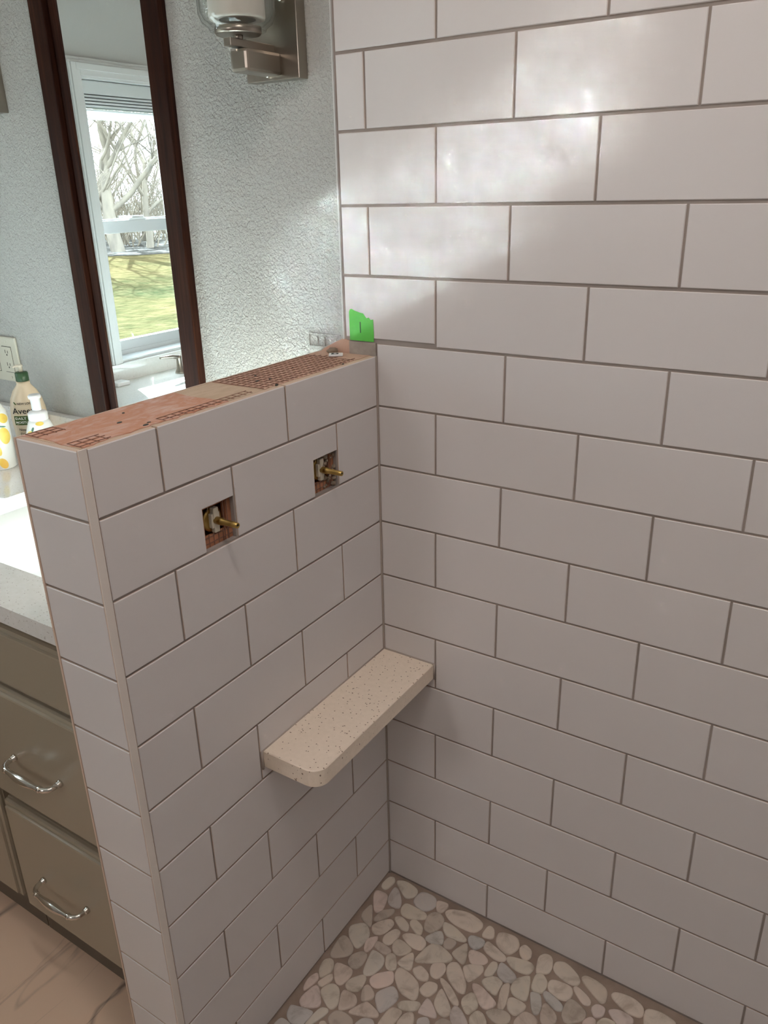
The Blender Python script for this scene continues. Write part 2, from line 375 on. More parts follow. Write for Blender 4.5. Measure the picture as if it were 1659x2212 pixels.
wallbox('ceiling', [(XL-1.2, XR+1, YB-1, 1.0, ZC, ZC+0.5)], 'ceiling')
# bathroom floor: veined porcelain slabs over grout
fb = B(M['biscuit']); fb.box(XL-1.2, -0.02, YB-1, 1.0, -ZF-1, -ZF-0.008); fb.box(-0.02, XR+1, YB-1, -13.0, -ZF-1, -ZF-0.008)
floor = tag(fb.build('floor'), kind='structure')
ft = B(M['marble'], M['biscuit']); FF = ((0, 0, -ZF), (1, 0, 0), (0, 1, 0), (0, 0, 1))
c = 0
x = -4.245-5.63*2
while x < XR:
    y0 = -36.1 + (5.6 if c % 2 else 0)
    while y0 < 0:
        x1, y1 = min(x+5.6, XR if x > -1.1 else -1.09), min(y0+11.2, 0.0 if x < -1.1 else -13.0)
        ya = max(y0, YB)
        if x1-x > 0.3 and y1-ya > 0.3: ft.slab([(x+0.006, ya+0.006), (x1-0.006, ya+0.006), (x1-0.006, y1-0.006), (x+0.006, y1-0.006)], FF, 0.08, 0.004)
        y0 += 11.2
    x += 5.63; c += 1
ft.build('porcelain_tile', floor)
# shower floor: pebbles set in sand grout
sb = B(M['sandgrout']); sb.box(-0.02, XR, -13.0, 0.05, -ZF-1, -ZF-0.012)
sfloor = tag(sb.build('floor'), kind='structure')
PEB = [[(0.07,-2.19),(0.03,-1.78),(0.14,-1.73),(0.38,-1.86),(0.42,-2.02),(0.18,-2.23)],[(0.14,-1.68),(0.05,-1.5),(0.27,-1.29),(0.48,-1.46),(0.49,-1.69),(0.44,-1.84),(0.32,-1.8)],[(0.56,-1.79),(0.48,-1.58),(0.63,-1.42),(0.67,-1.49),(0.68,-1.69),(0.64,-1.81)],[(0.69,-1.63),(0.68,-1.49),(0.99,-1.52),(1.02,-1.59),(0.96,-1.68),(0.77,-1.66)],[(0.75,-1.44),(0.73,-1.31),(0.83,-1.1),(0.95,-1.12),(0.97,-1.23),(0.93,-1.45),(0.82,-1.49)],[(0.98,-1.46),(0.96,-1.33),(1.03,-1.25),(1.32,-1.31),(1.3,-1.43),(1.19,-1.56),(1.06,-1.55)],[(0.46,-2.16),(0.43,-2.01),(0.55,-1.84),(0.68,-1.84),(0.72,-2.04),(0.67,-2.2),(0.55,-2.21)],[(0.8,-2.17),(0.7,-1.74),(0.76,-1.71),(0.98,-1.73),(1.05,-1.9),(0.99,-2.12),(0.88,-2.21)],[(1.1,-1.89),(0.98,-1.67),(1.05,-1.58),(1.14,-1.59),(1.28,-1.78),(1.24,-1.88)],[(1.22,-1.68),(1.35,-1.37),(1.43,-1.42),(1.52,-1.65),(1.49,-1.72),(1.3,-1.72)],[(0.09,-2.54),(0.06,-2.36),(0.14,-2.27),(0.24,-2.29),(0.33,-2.46),(0.23,-2.67),(0.16,-2.63)],[(0.3,-2.37),(0.31,-2.26),(0.59,-2.23),(0.66,-2.3),(0.66,-2.43),(0.62,-2.6),(0.49,-2.6)],[(0.07,-2.97),(0.04,-2.79),(0.11,-2.62),(0.21,-2.71),(0.2,-2.83),(0.13,-3.03)],[(0.23,-2.77),(0.35,-2.49),(0.44,-2.59),(0.37,-2.8),(0.29,-2.81)],[(0.68,-2.56),(0.69,-2.41),(0.84,-2.21),(0.94,-2.26),(0.97,-2.52),(0.81,-2.61)],[(0.99,-2.23),(1.02,-2.1),(1.23,-1.89),(1.31,-1.94),(1.38,-2.1),(1.2,-2.31),(1.07,-2.31)],[(1.34,-1.96),(1.31,-1.8),(1.36,-1.75),(1.58,-1.77),(1.78,-1.85),(1.88,-2.06),(1.85,-2.16),(1.58,-2.16)],[(0.15,-3.2),(0.23,-2.84),(0.33,-2.85),(0.53,-3.06),(0.5,-3.16),(0.29,-3.29)],[(0.37,-2.89),(0.41,-2.72),(0.52,-2.64),(0.66,-2.69),(0.79,-2.92),(0.74,-3.05),(0.61,-3.03)],[(0.83,-2.98),(0.71,-2.7),(0.74,-2.63),(0.94,-2.62),(1.03,-2.69),(1.05,-2.8),(0.9,-2.97)],[(1.06,-2.63),(0.98,-2.43),(1.03,-2.33),(1.21,-2.41),(1.25,-2.51),(1.14,-2.64)],[(1.27,-2.48),(1.24,-2.37),(1.4,-2.13),(1.52,-2.17),(1.63,-2.29),(1.51,-2.64),(1.43,-2.64)],[(1.02,-2.92),(1.15,-2.66),(1.21,-2.61),(1.47,-2.68),(1.49,-2.76),(1.36,-2.83),(1.08,-2.94)],[(0.15,-3.54),(0.1,-3.37),(0.15,-3.34),(0.48,-3.25),(0.51,-3.31),(0.49,-3.47),(0.48,-3.57),(0.29,-3.61)],[(0.51,-3.5),(0.55,-3.13),(0.68,-3.08),(0.73,-3.14),(0.65,-3.37),(0.57,-3.52)],[(0.78,-3.19),(0.81,-3.04),(0.93,-2.98),(1.15,-3.0),(1.21,-3.1),(0.92,-3.3),(0.84,-3.25)],[(0.07,-3.79),(0.09,-3.64),(0.17,-3.61),(0.34,-3.64),(0.38,-3.71),(0.14,-3.86)],[(1.56,-2.84),(1.59,-2.47),(1.79,-2.44),(1.82,-2.5),(1.79,-2.75),(1.62,-2.9)],[(1.23,-3.06),(1.29,-2.89),(1.44,-2.83),(1.52,-2.89),(1.54,-2.99),(1.29,-3.15)],[(1.66,-2.38),(1.69,-2.28),(1.95,-2.14),(2.01,-2.18),(1.99,-2.33),(1.74,-2.43)],[(1.82,-2.64),(1.86,-2.44),(1.97,-2.36),(2.05,-2.47),(2.08,-2.61),(1.89,-2.75)],[(0.03,-0.4),(0.05,-0.13),(0.16,-0.08),(0.24,-0.18),(0.18,-0.45)],[(0.23,-0.14),(0.42,0.01),(0.73,-0.09),(0.76,-0.27),(0.63,-0.4),(0.49,-0.33)],[(0.31,-0.56),(0.29,-0.28),(0.4,-0.3),(0.6,-0.51),(0.64,-0.68),(0.41,-0.7)],[(0.01,-0.66),(0.03,-0.53),(0.26,-0.51),(0.33,-0.63),(0.39,-0.92),(0.26,-0.99)],[(0.78,-0.36),(0.81,-0.08),(1.14,-0.07),(1.23,-0.28),(1.11,-0.47),(0.89,-0.45)],[(1.17,-0.12),(1.4,-0.07),(1.45,-0.15),(1.39,-0.35),(1.28,-0.33)],[(0.68,-0.66),(0.69,-0.49),(0.95,-0.49),(1.16,-0.5),(1.21,-0.62),(0.95,-0.77),(0.76,-0.77)],[(0.34,-1.11),(0.37,-0.89),(0.57,-0.73),(0.61,-0.86),(0.48,-1.12),(0.38,-1.16)],[(0.08,-1.23),(0.11,-0.91),(0.17,-0.9),(0.39,-1.26),(0.39,-1.33)],[(0.4,-1.3),(0.48,-1.12),(0.64,-0.96),(0.76,-1.04),(0.69,-1.33),(0.54,-1.41)],[(0.66,-0.91),(0.78,-0.8),(1.01,-0.89),(1.05,-1.03),(0.91,-1.06)],[(0.98,-0.83),(1.02,-0.72),(1.24,-0.78),(1.31,-0.93),(1.26,-1.01),(1.04,-0.91)],[(1.28,-0.83),(1.19,-0.5),(1.33,-0.35),(1.51,-0.42),(1.56,-0.58),(1.47,-0.82)],[(1.46,-0.29),(1.52,-0.16),(1.84,0.02),(2.16,-0.1),(2.21,-0.22),(2.12,-0.41),(1.69,-0.42)],[(1.6,-0.63),(1.54,-0.48),(1.75,-0.47),(2.09,-0.59),(2.06,-0.68),(1.74,-0.74)],[(2.28,-0.33),(2.3,-0.1),(2.43,-0.12),(2.52,-0.33),(2.32,-0.39)],[(2.55,-0.31),(2.55,-0.12),(2.88,-0.06),(3.0,-0.25),(2.88,-0.5),(2.64,-0.43)],[(2.1,-0.58),(2.12,-0.47),(2.37,-0.43),(2.42,-0.53),(2.33,-0.71),(2.21,-0.7)],[(1.74,-0.88),(1.77,-0.74),(1.97,-0.74),(1.94,-0.94),(1.82,-0.98)],[(1.38,-0.99),(1.58,-0.68),(1.69,-0.77),(1.76,-0.94),(1.58,-1.02)],[(1.01,-1.18),(1.07,-1.06),(1.34,-0.98),(1.49,-1.07),(1.47,-1.26),(1.27,-1.28)],[(1.47,-1.44),(1.56,-1.03),(1.71,-0.97),(2.03,-1.06),(2.04,-1.19),(1.55,-1.5)],[(1.98,-0.99),(2.12,-0.65),(2.21,-0.8),(2.29,-1.04),(2.25,-1.1),(2.05,-1.04)],[(2.25,-0.85),(2.26,-0.74),(2.48,-0.71),(2.63,-0.79),(2.58,-0.91),(2.38,-1.01)],[(2.44,-0.63),(2.43,-0.42),(2.6,-0.46),(2.87,-0.54),(2.88,-0.64),(2.74,-0.71)],[(3.0,-0.25),(3.06,-0.12),(3.22,-0.18),(3.26,-0.33),(3.19,-0.44),(3.07,-0.38)],[(2.89,-0.59),(2.93,-0.5),(3.3,-0.41),(3.39,-0.49),(3.35,-0.67),(3.09,-0.71)],[(1.53,-1.68),(1.62,-1.51),(1.84,-1.59),(1.89,-1.72),(1.73,-1.79)],[(1.8,-1.48),(1.8,-1.36),(1.98,-1.25),(2.07,-1.38),(2.03,-1.59),(1.88,-1.6)],[(2.05,-1.32),(2.07,-1.18),(2.21,-1.12),(2.5,-1.41),(2.55,-1.59),(2.39,-1.61),(2.15,-1.47)],[(2.27,-1.1),(2.58,-0.92),(2.65,-1.05),(2.52,-1.36),(2.41,-1.3)],[(1.84,-1.92),(1.89,-1.72),(2.07,-1.68),(2.12,-1.81),(2.04,-1.99),(1.9,-1.98)],[(2.05,-1.59),(2.1,-1.53),(2.3,-1.6),(2.54,-1.77),(2.55,-1.85),(2.44,-1.87)],[(2.67,-1.1),(2.68,-0.77),(2.79,-0.74),(2.84,-0.86),(2.81,-1.05)],[(2.86,-0.93),(2.83,-0.7),(2.94,-0.7),(3.21,-0.81),(3.17,-0.97),(3.0,-1.02)],[(2.68,-1.21),(2.86,-1.0),(3.04,-1.04),(3.03,-1.18),(3.04,-1.34),(2.83,-1.3)],[(2.57,-1.36),(2.72,-1.3),(3.09,-1.44),(3.11,-1.52),(3.0,-1.65),(2.87,-1.64)],[(2.55,-1.74),(2.63,-1.51),(2.73,-1.51),(2.85,-1.65),(2.86,-1.72),(2.77,-1.92)],[(2.17,-2.01),(2.16,-1.72),(2.25,-1.76),(2.47,-1.94),(2.52,-2.05),(2.45,-2.15),(2.31,-2.13)],[(2.03,-2.29),(2.03,-2.01),(2.12,-2.01),(2.34,-2.19),(2.33,-2.25),(2.06,-2.31)],[(3.14,-1.5),(3.04,-1.12),(3.14,-0.98),(3.21,-1.16),(3.27,-1.47),(3.19,-1.53)],[(3.19,-1.06),(3.19,-0.88),(3.38,-0.67),(3.44,-0.78),(3.53,-1.11),(3.47,-1.17),(3.27,-1.15)],[(3.5,-0.91),(3.46,-0.61),(3.55,-0.51),(3.7,-0.61),(3.73,-0.77),(3.68,-0.89)],[(3.72,-0.65),(3.76,-0.52),(4.08,-0.48),(4.16,-0.6),(4.12,-0.77),(3.96,-0.82),(3.78,-0.76)],[(3.7,-0.35),(3.68,-0.16),(3.84,-0.08),(4.09,-0.19),(4.19,-0.31),(4.14,-0.43),(3.94,-0.44)],[(3.44,-0.52),(3.37,-0.24),(3.45,-0.11),(3.59,-0.11),(3.67,-0.32),(3.65,-0.46),(3.48,-0.55)],[(3.24,-1.32),(3.28,-1.21),(3.56,-1.21),(3.56,-1.33),(3.47,-1.5),(3.33,-1.47)],[(3.53,-0.99),(3.54,-0.94),(3.69,-0.9),(3.79,-1.1),(3.79,-1.28),(3.68,-1.28)],[(3.71,-0.85),(3.76,-0.78),(4.08,-0.87),(4.11,-0.99),(4.01,-1.04),(3.79,-0.95)],[(3.84,-1.32),(3.78,-0.98),(4.07,-1.11),(4.1,-1.27),(3.94,-1.4)],[(4.12,-1.05),(4.12,-0.77),(4.2,-0.69),(4.47,-0.79),(4.49,-0.96),(4.24,-1.17)],[(4.12,-0.5),(4.17,-0.41),(4.46,-0.53),(4.48,-0.65),(4.36,-0.69)],[(4.18,-0.26),(4.24,-0.14),(4.49,-0.15),(4.65,-0.22),(4.69,-0.44),(4.61,-0.51)],[(3.01,-1.72),(3.09,-1.58),(3.29,-1.5),(3.41,-1.54),(3.43,-1.67),(3.27,-1.79)],[(3.49,-1.59),(3.56,-1.34),(3.72,-1.32),(3.86,-1.4),(3.75,-1.58),(3.55,-1.68)],[(2.51,-2.05),(2.51,-1.88),(2.62,-1.87),(2.85,-2.03),(2.85,-2.12),(2.65,-2.22)],[(2.82,-1.93),(2.88,-1.75),(3.0,-1.75),(3.12,-1.86),(3.12,-1.98),(2.91,-2.06)],[(2.37,-2.33),(2.44,-2.17),(2.64,-2.16),(2.7,-2.26),(2.46,-2.41)],[(2.08,-2.42),(2.21,-2.3),(2.32,-2.38),(2.27,-2.53),(2.17,-2.57)],[(4.73,-0.29),(4.78,-0.17),(5.06,-0.12),(5.27,-0.19),(5.3,-0.4),(5.05,-0.45)],[(4.77,-0.57),(4.92,-0.46),(5.17,-0.48),(5.2,-0.59),(5.01,-0.74),(4.88,-0.66)],[(4.51,-0.69),(4.57,-0.56),(4.73,-0.55),(4.74,-0.72),(4.62,-0.82)],[(5.33,-0.38),(5.32,-0.19),(5.57,-0.13),(5.84,-0.19),(5.68,-0.38),(5.39,-0.53)],[(4.68,-0.88),(4.76,-0.72),(4.95,-0.71),(4.96,-0.83),(4.74,-0.97)],[(4.47,-0.98),(4.56,-0.83),(4.67,-0.85),(4.67,-1.01),(4.53,-1.07)]]
def chaikin(P, it=2):
    for _ in range(it):
        Q = []
        for i in range(len(P)):
            a, b = P[i], P[(i+1) % len(P)]; Q += [a*0.78+b*0.22, a*0.22+b*0.78]
        P = Q
    return P
pb = B(M['pebble'])
def pebble(P):
    c0 = sum(P, Vector((0, 0)))/len(P); P = [c0+(p-c0)*1.085 for p in chaikin(P)]
    if sum(P[i].x*P[(i+1) % len(P)].y-P[(i+1) % len(P)].x*P[i].y for i in range(len(P))) < 0: P.reverse()
    h = random.uniform(0.012, 0.03); rings = []
    for s_, z in ((1.0, -0.03), (0.99, h*0.45), (0.93, h*0.85), (0.80, h)):
        rings.append([pb.v(c0.x+(p.x-c0.x)*s_, c0.y+(p.y-c0.y)*s_, -ZF+z) for p in P])
    for a, b in zip(rings, rings[1:]):
        for i in range(len(P)): j = (i+1) % len(P); pb.f([a[i], a[j], b[j], b[i]], True)
    pb.f(rings[-1], True)
polys = []
for q in PEB:
    P = [Vector((max(a, 0.03), min(b, -0.04))) for a, b in q]
    pebble(P); polys.append(P)
cs = [(sum(P, Vector((0, 0)))/len(P), P) for P in polys]
def inside(p, P):
    r = False
    for i in range(len(P)):
        a, b = P[i-1], P[i]
        if (a.y > p.y) != (b.y > p.y) and p.x < (b.x-a.x)*(p.y-a.y)/(b.y-a.y)+a.x: r = not r
    return r
rnd = random.Random(3); placed = []
for tries, (r0, r1) in ((2600, (0.20, 0.30)), (3800, (0.13, 0.2)), (5200, (0.06, 0.11))):
    for _ in range(tries):
        x, y = rnd.uniform(0.1, 9.0), rnd.uniform(-8.0, -0.1); r = rnd.uniform(r0, r1)
        if x-r < 0.04 or y+r > -0.04: continue
        if any((x-a)**2+(y-b)**2 < (r+q+0.015)**2 for a, b, q in placed if abs(x-a) < 0.7 and abs(y-b) < 0.7): continue
        e = r+0.02; bad = False
        for c0, P in cs:
            if abs(c0.x-x) > 1 or abs(c0.y-y) > 1: continue
            if any(inside(Vector((x+e*math.cos(t), y+e*math.sin(t))), P) for t in (0, 0.8, 1.6, 2.4, 3.1, 3.9, 4.7, 5.5)) or any((v.x-x)**2+(v.y-y)**2 < e*e for v in P): bad = True; break
        if bad: continue
        placed.append((x, y, r))
for x, y, r in placed:
    k = rnd.randint(5, 7); a0 = rnd.random()*6; st = rnd.uniform(0.8, 1.0)
    pebble([Vector((x+r*1.12*math.cos(a0+2*PI*i/k)*rnd.uniform(0.85, 1.05), y+r*1.12*math.sin(a0+2*PI*i/k)*rnd.uniform(0.85, 1.05)*st)) for i in range(k)])
pb.build('pebble_mosaic', sfloor)

# ------------------------------------------------------------------ half wall
XO, YE = -1.09, -5.57
hw = B(M['stud']); hw.box(XO+0.05, -0.62, YE+0.10, 0.015, -ZF, -0.22)
half = tag(hw.build('wall_half'), kind='structure')
H = [(-3.97, -3.405, -1.985, -1.40), (-1.715, -1.135, -1.985, -1.42)]     # valve openings y0,y1,z0,z1
def frame_rects(y0, y1, z0, z1, hs):
    """rectangle minus openings that share no y range"""
    out = []; cur = y0
    for a, b_, c_, d in sorted(hs):
        out.append((cur, a, z0, z1)); out.append((a, b_, z0, c_)); out.append((a, b_, d, z1)); cur = b_
    out.append((cur, y1, z0, z1)); return out
for nm, x0, x1, m_ in (('backer_board', -0.17, -TH-0.005, 'orangeboard'), ('grout_bed', -TH, -0.022, 'grout')):
    b = B(M[m_])
    hs = H if nm == 'grout_bed' else [((a+c_)/2-0.20, (a+c_)/2+0.20, (d+e)/2-0.16, (d+e)/2+0.24) for a, c_, d, e in H]
    for r in frame_rects(YE+0.12, 0.02, -ZF if nm == 'backer_board' else -ZF, -0.23, hs): b.box(x0, x1, *r)
    if nm == 'backer_board': b.box(-0.62, -0.17, YE+0.12, -4.2, -ZF, -0.23); b.box(-0.62, -0.17, -3.2, -2.0, -ZF, -0.23); b.box(-0.62, -0.17, -0.9, 0.015, -ZF, -0.23); b.box(-0.62, -0.17, -4.2, -0.9, -ZF, -2.3)
    b.build(nm, half)
b = B(M['mesh'])            # fibre mesh over the board inside each opening
for a, c_, d, e in H:
    y = a+0.05
    while y < c_-0.02: b.box(-TH-0.006, -TH+0.004, y, y+0.010, d, d+0.17); y += 0.085
    z = d+0.05
    while z < d+0.2: b.box(-TH-0.006, -TH+0.004, a, c_, z, z+0.010); z += 0.085
    b.box(-TH-0.006, -TH+0.004, c_-0.14, c_-0.13, d, e); b.box(-TH-0.006, -TH+0.004, c_-0.075, c_-0.065, d, e)
b.build('fibre_mesh', half)
tb = B(M['tile'], M['biscuit'])
P0, Q0 = -4.51, -3.39
YT = YE+0.125
for k in range(0, 11):
    z1 = -k if k else -0.19; z0 = -(k+1) if k < 10 else -10.84
    js = joints(Q0 if k % 2 else P0, YT, -0.02)
    if k == 1:
        e = [YT-G/2]+js+[-0.02+G/2]
        for a, c_ in zip(e, e[1:]):
            y0, y1, za, zb = a+G/2, c_-G/2, z0+G/2, z1-G/2
            hh = [h for h in H if y0 < h[0] < y1]
            if hh:
                h = hh[0]; tb.slab([(y0, za), (h[0], za), (h[0], h[3]), (y1, h[3]), (y1, zb), (y0, zb)], FP, TH, 0.010, 1)
            else: tb.slab([(y0, za), (y1, za), (y1, zb), (y0, zb)], FP, TH, 0.010, 1)
    else: course(tb, FP, z0, z1, js, YT, -0.02)
FE = ((0, YE, 0), (1, 0, 0), (0, 0, 1), (0, -1, 0))
for k in range(0, 11):
    z1 = -k if k else -0.19; z0 = -(k+1) if k < 10 else -10.84
    tb.slab([(XO+0.035, z0+G/2), (-0.022, z0+G/2), (-0.022, z1-G/2), (XO+0.035, z1-G/2)], FE, TH, 0.010, 1)
tb.build('tile_facing', half)
b = B(M['grout']); b.box(XO+0.04, -0.03, YE+0.022, YE+0.10, -ZF, -0.22); b.build('end_grout_bed', half)
b = B(M['trimtile'], M['biscuit']); b.slab([(YE+0.0, -10.84), (YE+0.115, -10.84), (YE+0.115, -0.19), (YE+0.0, -0.19)], FP, 0.018, 0.006, 1)
tag(b.build('corner_trim', half), 'narrow cream corner trim running down the wall end')
b = B(M['biscuit']); b.box(XO, XO+0.03, YE-0.004, 0.0, -ZF, -0.20); b.build('outer_edge_trim', half)
# torn, patchy top of the half wall
b = B(M['stud']); b.box(XO+0.03, -TH, YE+0.09, 0.0, -0.235, -0.205); tag(b.build('top_plate', half), 'bare tan wooden top plate')
def blotch(b, xs, ys, z, amp, seed, n=26):
    r = random.Random(seed); pts = []
    x0, x1 = xs; y0, y1 = ys
    for i in range(n): pts.append((x0+r.random()*amp, y0+(y1-y0)*i/n))
    for i in range(6): pts.append((x0+(x1-x0)*i/6, y1-r.random()*amp*3))
    for i in range(n): pts.append((x1-r.random()*amp*1.6, y1+(y0-y1)*i/n))
    for i in range(6): pts.append((x1+(x0-x1)*i/6, y0+r.random()*amp*2))
    b.slab(pts, ((0, 0, z), (1, 0, 0), (0, 1, 0), (0, 0, 1)), 0.02, 0.003)
b = B(M['membrane']); blotch(b, (XO+0.03, -0.06), (-5.50, -3.25), -0.193, 0.04, 1); tag(b.build('torn_membrane', half), 'torn salmon pink membrane')
b = B(M['pinkboard']); blotch(b, (XO+0.04, -0.09), (-2.56, -0.01), -0.196, 0.02, 2); b.build('mortar_skim', half)
b = B(M['mesh'])
rr = random.Random(5)
x = XO+0.07
while x < -0.11:
    b.box(x, x+0.006, -2.56, -0.42+rr.uniform(-0.1, 0.1), -0.195, -0.188); x += 0.105
y = -2.55
while y < -0.40: b.box(XO+0.05, -0.10+rr.uniform(-0.02, 0.0), y, y+0.006, -0.195, -0.188); y += 0.105
for (x0, x1, y0, y1) in ((-0.32, -0.08, -5.46, -5.05), (-0.24, -0.08, -4.3, -2.75), (XO+0.05, -0.80, -5.46, -5.1)):
    x = x0
    while x < x1: b.box(x, x+0.006, y0, y1, -0.192, -0.186); x += 0.10
    y = y0
    while y < y1: b.box(x0, x1, y, y+0.006, -0.192, -0.186); y += 0.115
b.build('fibre_mesh', half)
b = B(M['slot'])
for x, y, r in ((-0.50, -4.61, 0.045), (-0.15, -4.53, 0.05), (-0.20, -4.44, 0.03), (-0.50, -2.23, 0.05), (-0.42, -2.05, 0.035), (-0.75, -1.98, 0.03), (-0.62, -1.3, 0.014), (-0.11, -2.28, 0.04), (-0.8, -4.3, 0.03), (-0.10, -0.75, 0.03)):
    b.lathe([(r, 0), (r*0.8, 0.008)], x, y, -0.196, 9, ry=0.6, rot=x*9)
b.build('nail_hole', half)
# debris lying on it
def lump(b, cx, cy, cz, r, seed, fl=0.6):
    t = bmesh.new(); bmesh.ops.create_icosphere(t, subdivisions=2, radius=1); q = random.Random(seed)
    for v in t.verts: v.co *= r*q.uniform(0.7, 1.15); v.co.z *= fl; v.co += Vector((cx, cy, cz))
    b.merge(t, True)
b = B(M['mortar']); lump(b, -0.74, -0.13, -0.16, 0.08, 4, 0.8); lump(b, -0.82, -0.12, -0.165, 0.05, 7, 0.6)
tag(b.build('mortar_crumb'), 'brown dried mortar crumb on the half wall top beside the white clip', 'debris')
sp = empty('tile_spacer_clip', -0.56, -0.30, -0.19, 'small off-white plastic tile spacer clip with black mark on the half wall top', 'tile spacer')
b = B(M['white_plastic']); b.M = Matrix.Translation((-0.56, -0.30, -0.17)) @ Matrix.Rotation(0.6, 4, 'Z')
b.box(-0.11, 0.11, -0.085, 0.085, -0.017, 0.012, 0.01); b.build('clip_body', sp)
b = B(M['ink']); b.M = Matrix.Translation((-0.56, -0.30, -0.158)) @ Matrix.Diagonal((1.3, 1.6, 1, 1)) @ Matrix.Rotation(0.6, 4, 'Z')
b.box(-0.05, -0.025, -0.03, 0.03, 0, 0.003); b.box(-0.05, 0.03, -0.03, -0.01, 0, 0.003); b.box(0.005, 0.03, -0.03, 0.02, 0, 0.003); b.build('black_mark', sp)
# green tape on the lowest left tile
b = B(M['tape']); b.slab([(-0.485, 0.015), (-0.035, 0.015), (-0.030, 0.12), (-0.036, 0.36), (-0.085, 0.35), (-0.12, 0.385), (-0.16, 0.37), (-0.22, 0.44), (-0.30, 0.455), (-0.38, 0.475), (-0.44, 0.50), (-0.47, 0.49), (-0.486, 0.45)], ((0, -0.006, 0), (1, 0, 0), (0, 0, 1), (0, -1, 0)), 0.004, 0.001)
tp = tag(b.build('painters_tape'), 'torn piece of bright green tape on the lowest left wall tile above the half wall', 'tape')
b = B(M['ink']); b.box(-0.285, -0.270, -0.0085, -0.0062, 0.14, 0.31); b.build('pen_mark', tp)

# ------------------------------------------------------------------ shower valves in the openings
def valve(yc, zc, label, zrot):
    t = empty('shower_valve', -0.15, yc, zc, label, 'valve', 'rough-in valves waiting for handles')
    b = B(M['bronze']); b.lathe([(0.17, -0.40), (0.175, -0.16), (0.15, -0.13), (0.14, -0.06)], -0.09, yc, zc, 28, 'x'); b.build('valve_body', t)
    b = B(M['brass']); b.lathe([(0.125, -0.085), (0.165, -0.08), (0.168, -0.06), (0.14, -0.05), (0.10, -0.05)], -0.09, yc, zc, 28, 'x'); b.build('lock_ring', t)
    b = B(M['beige_plastic']); b.box(-0.14, -0.07, yc-0.045, yc+0.045, zc-0.165, zc+0.175, 0.012); b.box(-0.145, -0.085, yc-0.075, yc+0.075, zc-0.10, zc+0.10, 0.012); b.build('stop_plate', t)
    st = B(M['brass'])
    st.lathe([(0.052, -0.07), (0.052, 0.05), (0.040, 0.065), (0.040, 0.22), (0.038, 0.31), (0.026, 0.315), (0.022, 0.28)], -0.02, yc, zc, 12, 'x'); so = st.build('stem', t)
    b = B(M['slot']); b.box(0.275, 0.292, yc-0.018, yc+0.018, zc-0.006, zc+0.006); b.build('stem_slot', so)
    b = B(M['chrome']); b.tube([(-0.14, yc-0.10, zc+0.13), (-0.12, yc-0.08, zc+0.20), (-0.10, yc-0.05, zc+0.21), (-0.12, yc-0.02, zc+0.18), (-0.11, yc+0.1, zc+0.13)], 0.006, 6); b.build('retaining_wire', t)
valve(-3.68, -1.66, 'brass valve stem in the cutout nearer the free end of the half wall', 0)
valve(-1.43, -1.66, 'brass valve stem in the mortar-smeared cutout nearer the shower corner', 0)
b = B(M['mortar'])
for i in range(26):
    lump(b, -0.078, rr.uniform(-1.40, -1.14), rr.uniform(-1.97, -1.45), rr.uniform(0.02, 0.05), i, 0.9)
tag(b.build('mortar_smear', half), 'grey mortar smeared in the opening')

# ------------------------------------------------------------------ stone shelf
sh = empty('shower_shelf', 0.5, -1.6, -5.8, 'cream speckled quartz corner shelf with one rounded corner set in the tile', 'shelf')
def rounded(x0, x1, y0, y1, r, n=9):
    pts = [(x0, y1), (x0, y0)]
    for i in range(n+1):
        a = -PI/2+PI/2*i/n; pts.append((x1-r+r*math.cos(a), y0+r+r*math.sin(a)))
    pts.append((x1, y1)); return pts
b = B(M['quartz_shelf']); b.slab(rounded(-0.005, 1.035, -3.335, -0.003, 0.24), ((0, 0, -5.50), (1, 0, 0), (0, 1, 0), (0, 0, 1)), 0.29, 0.014); b.build('slab', sh)
b = B(M['caulk'])
b.tube([(0.0, -3.36, -5.50), (0.0, -0.01, -5.50)], 0.018, 6); b.tube([(0.0, -0.005, -5.495), (1.05, -0.005, -5.495)], 0.018, 6)
b.tube([(1.05, -0.005, -5.49), (1.05, -0.005, -5.80)], 0.02, 6); b.tube([(0.0, -3.36, -5.49), (0.0, -3.36, -5.82)], 0.022, 6); b.build('caulk_bead', sh)
for nm, p0, p1 in (('corner', (0, 0, -ZF), (0, 0, -0.2)),):
    b = B(M['caulk']); b.box(-0.02, 0.020, -0.022, 0.022, -ZF, -0.2); b.build('corner_grout', wall_back)

# ------------------------------------------------------------------ vanity
YC, ZK = -5.115, -3.05
KX = XO
# counter: L-shaped run with a cutout for the sink, and a leg under the window
BX0, BX1, BY0, BY1 = -6.85, -2.9, -4.25, -1.35
LX, LYE = -8.2, -14.0
ct = B(M['quartz'])
for r in ((XL, BX0, YC, 0.0), (BX1, KX, YC, 0.0), (BX0, BX1, YC, BY0), (BX0, BX1, BY1, 0.0), (XL, LX, LYE, YC)):
    ct.box(r[0], r[1], r[2], r[3], ZK-0.28, ZK)
ctop = tag(ct.build('countertop'), 'white speckled quartz countertop running behind the half wall to the window corner', 'countertop')
b = B(M['quartz']); b.box(XL, KX, -0.20, 0.0, ZK, -2.17, 0.006); tag(b.build('backsplash'), 'low quartz backsplash along the wall under the mirror', 'backsplash')
b = B(M['quartz']); b.box(XL, XL+0.20, LYE, -0.21, ZK, -2.53, 0.006); tag(b.build('backsplash'), 'low quartz backsplash under the window, seen in the mirror', 'backsplash')
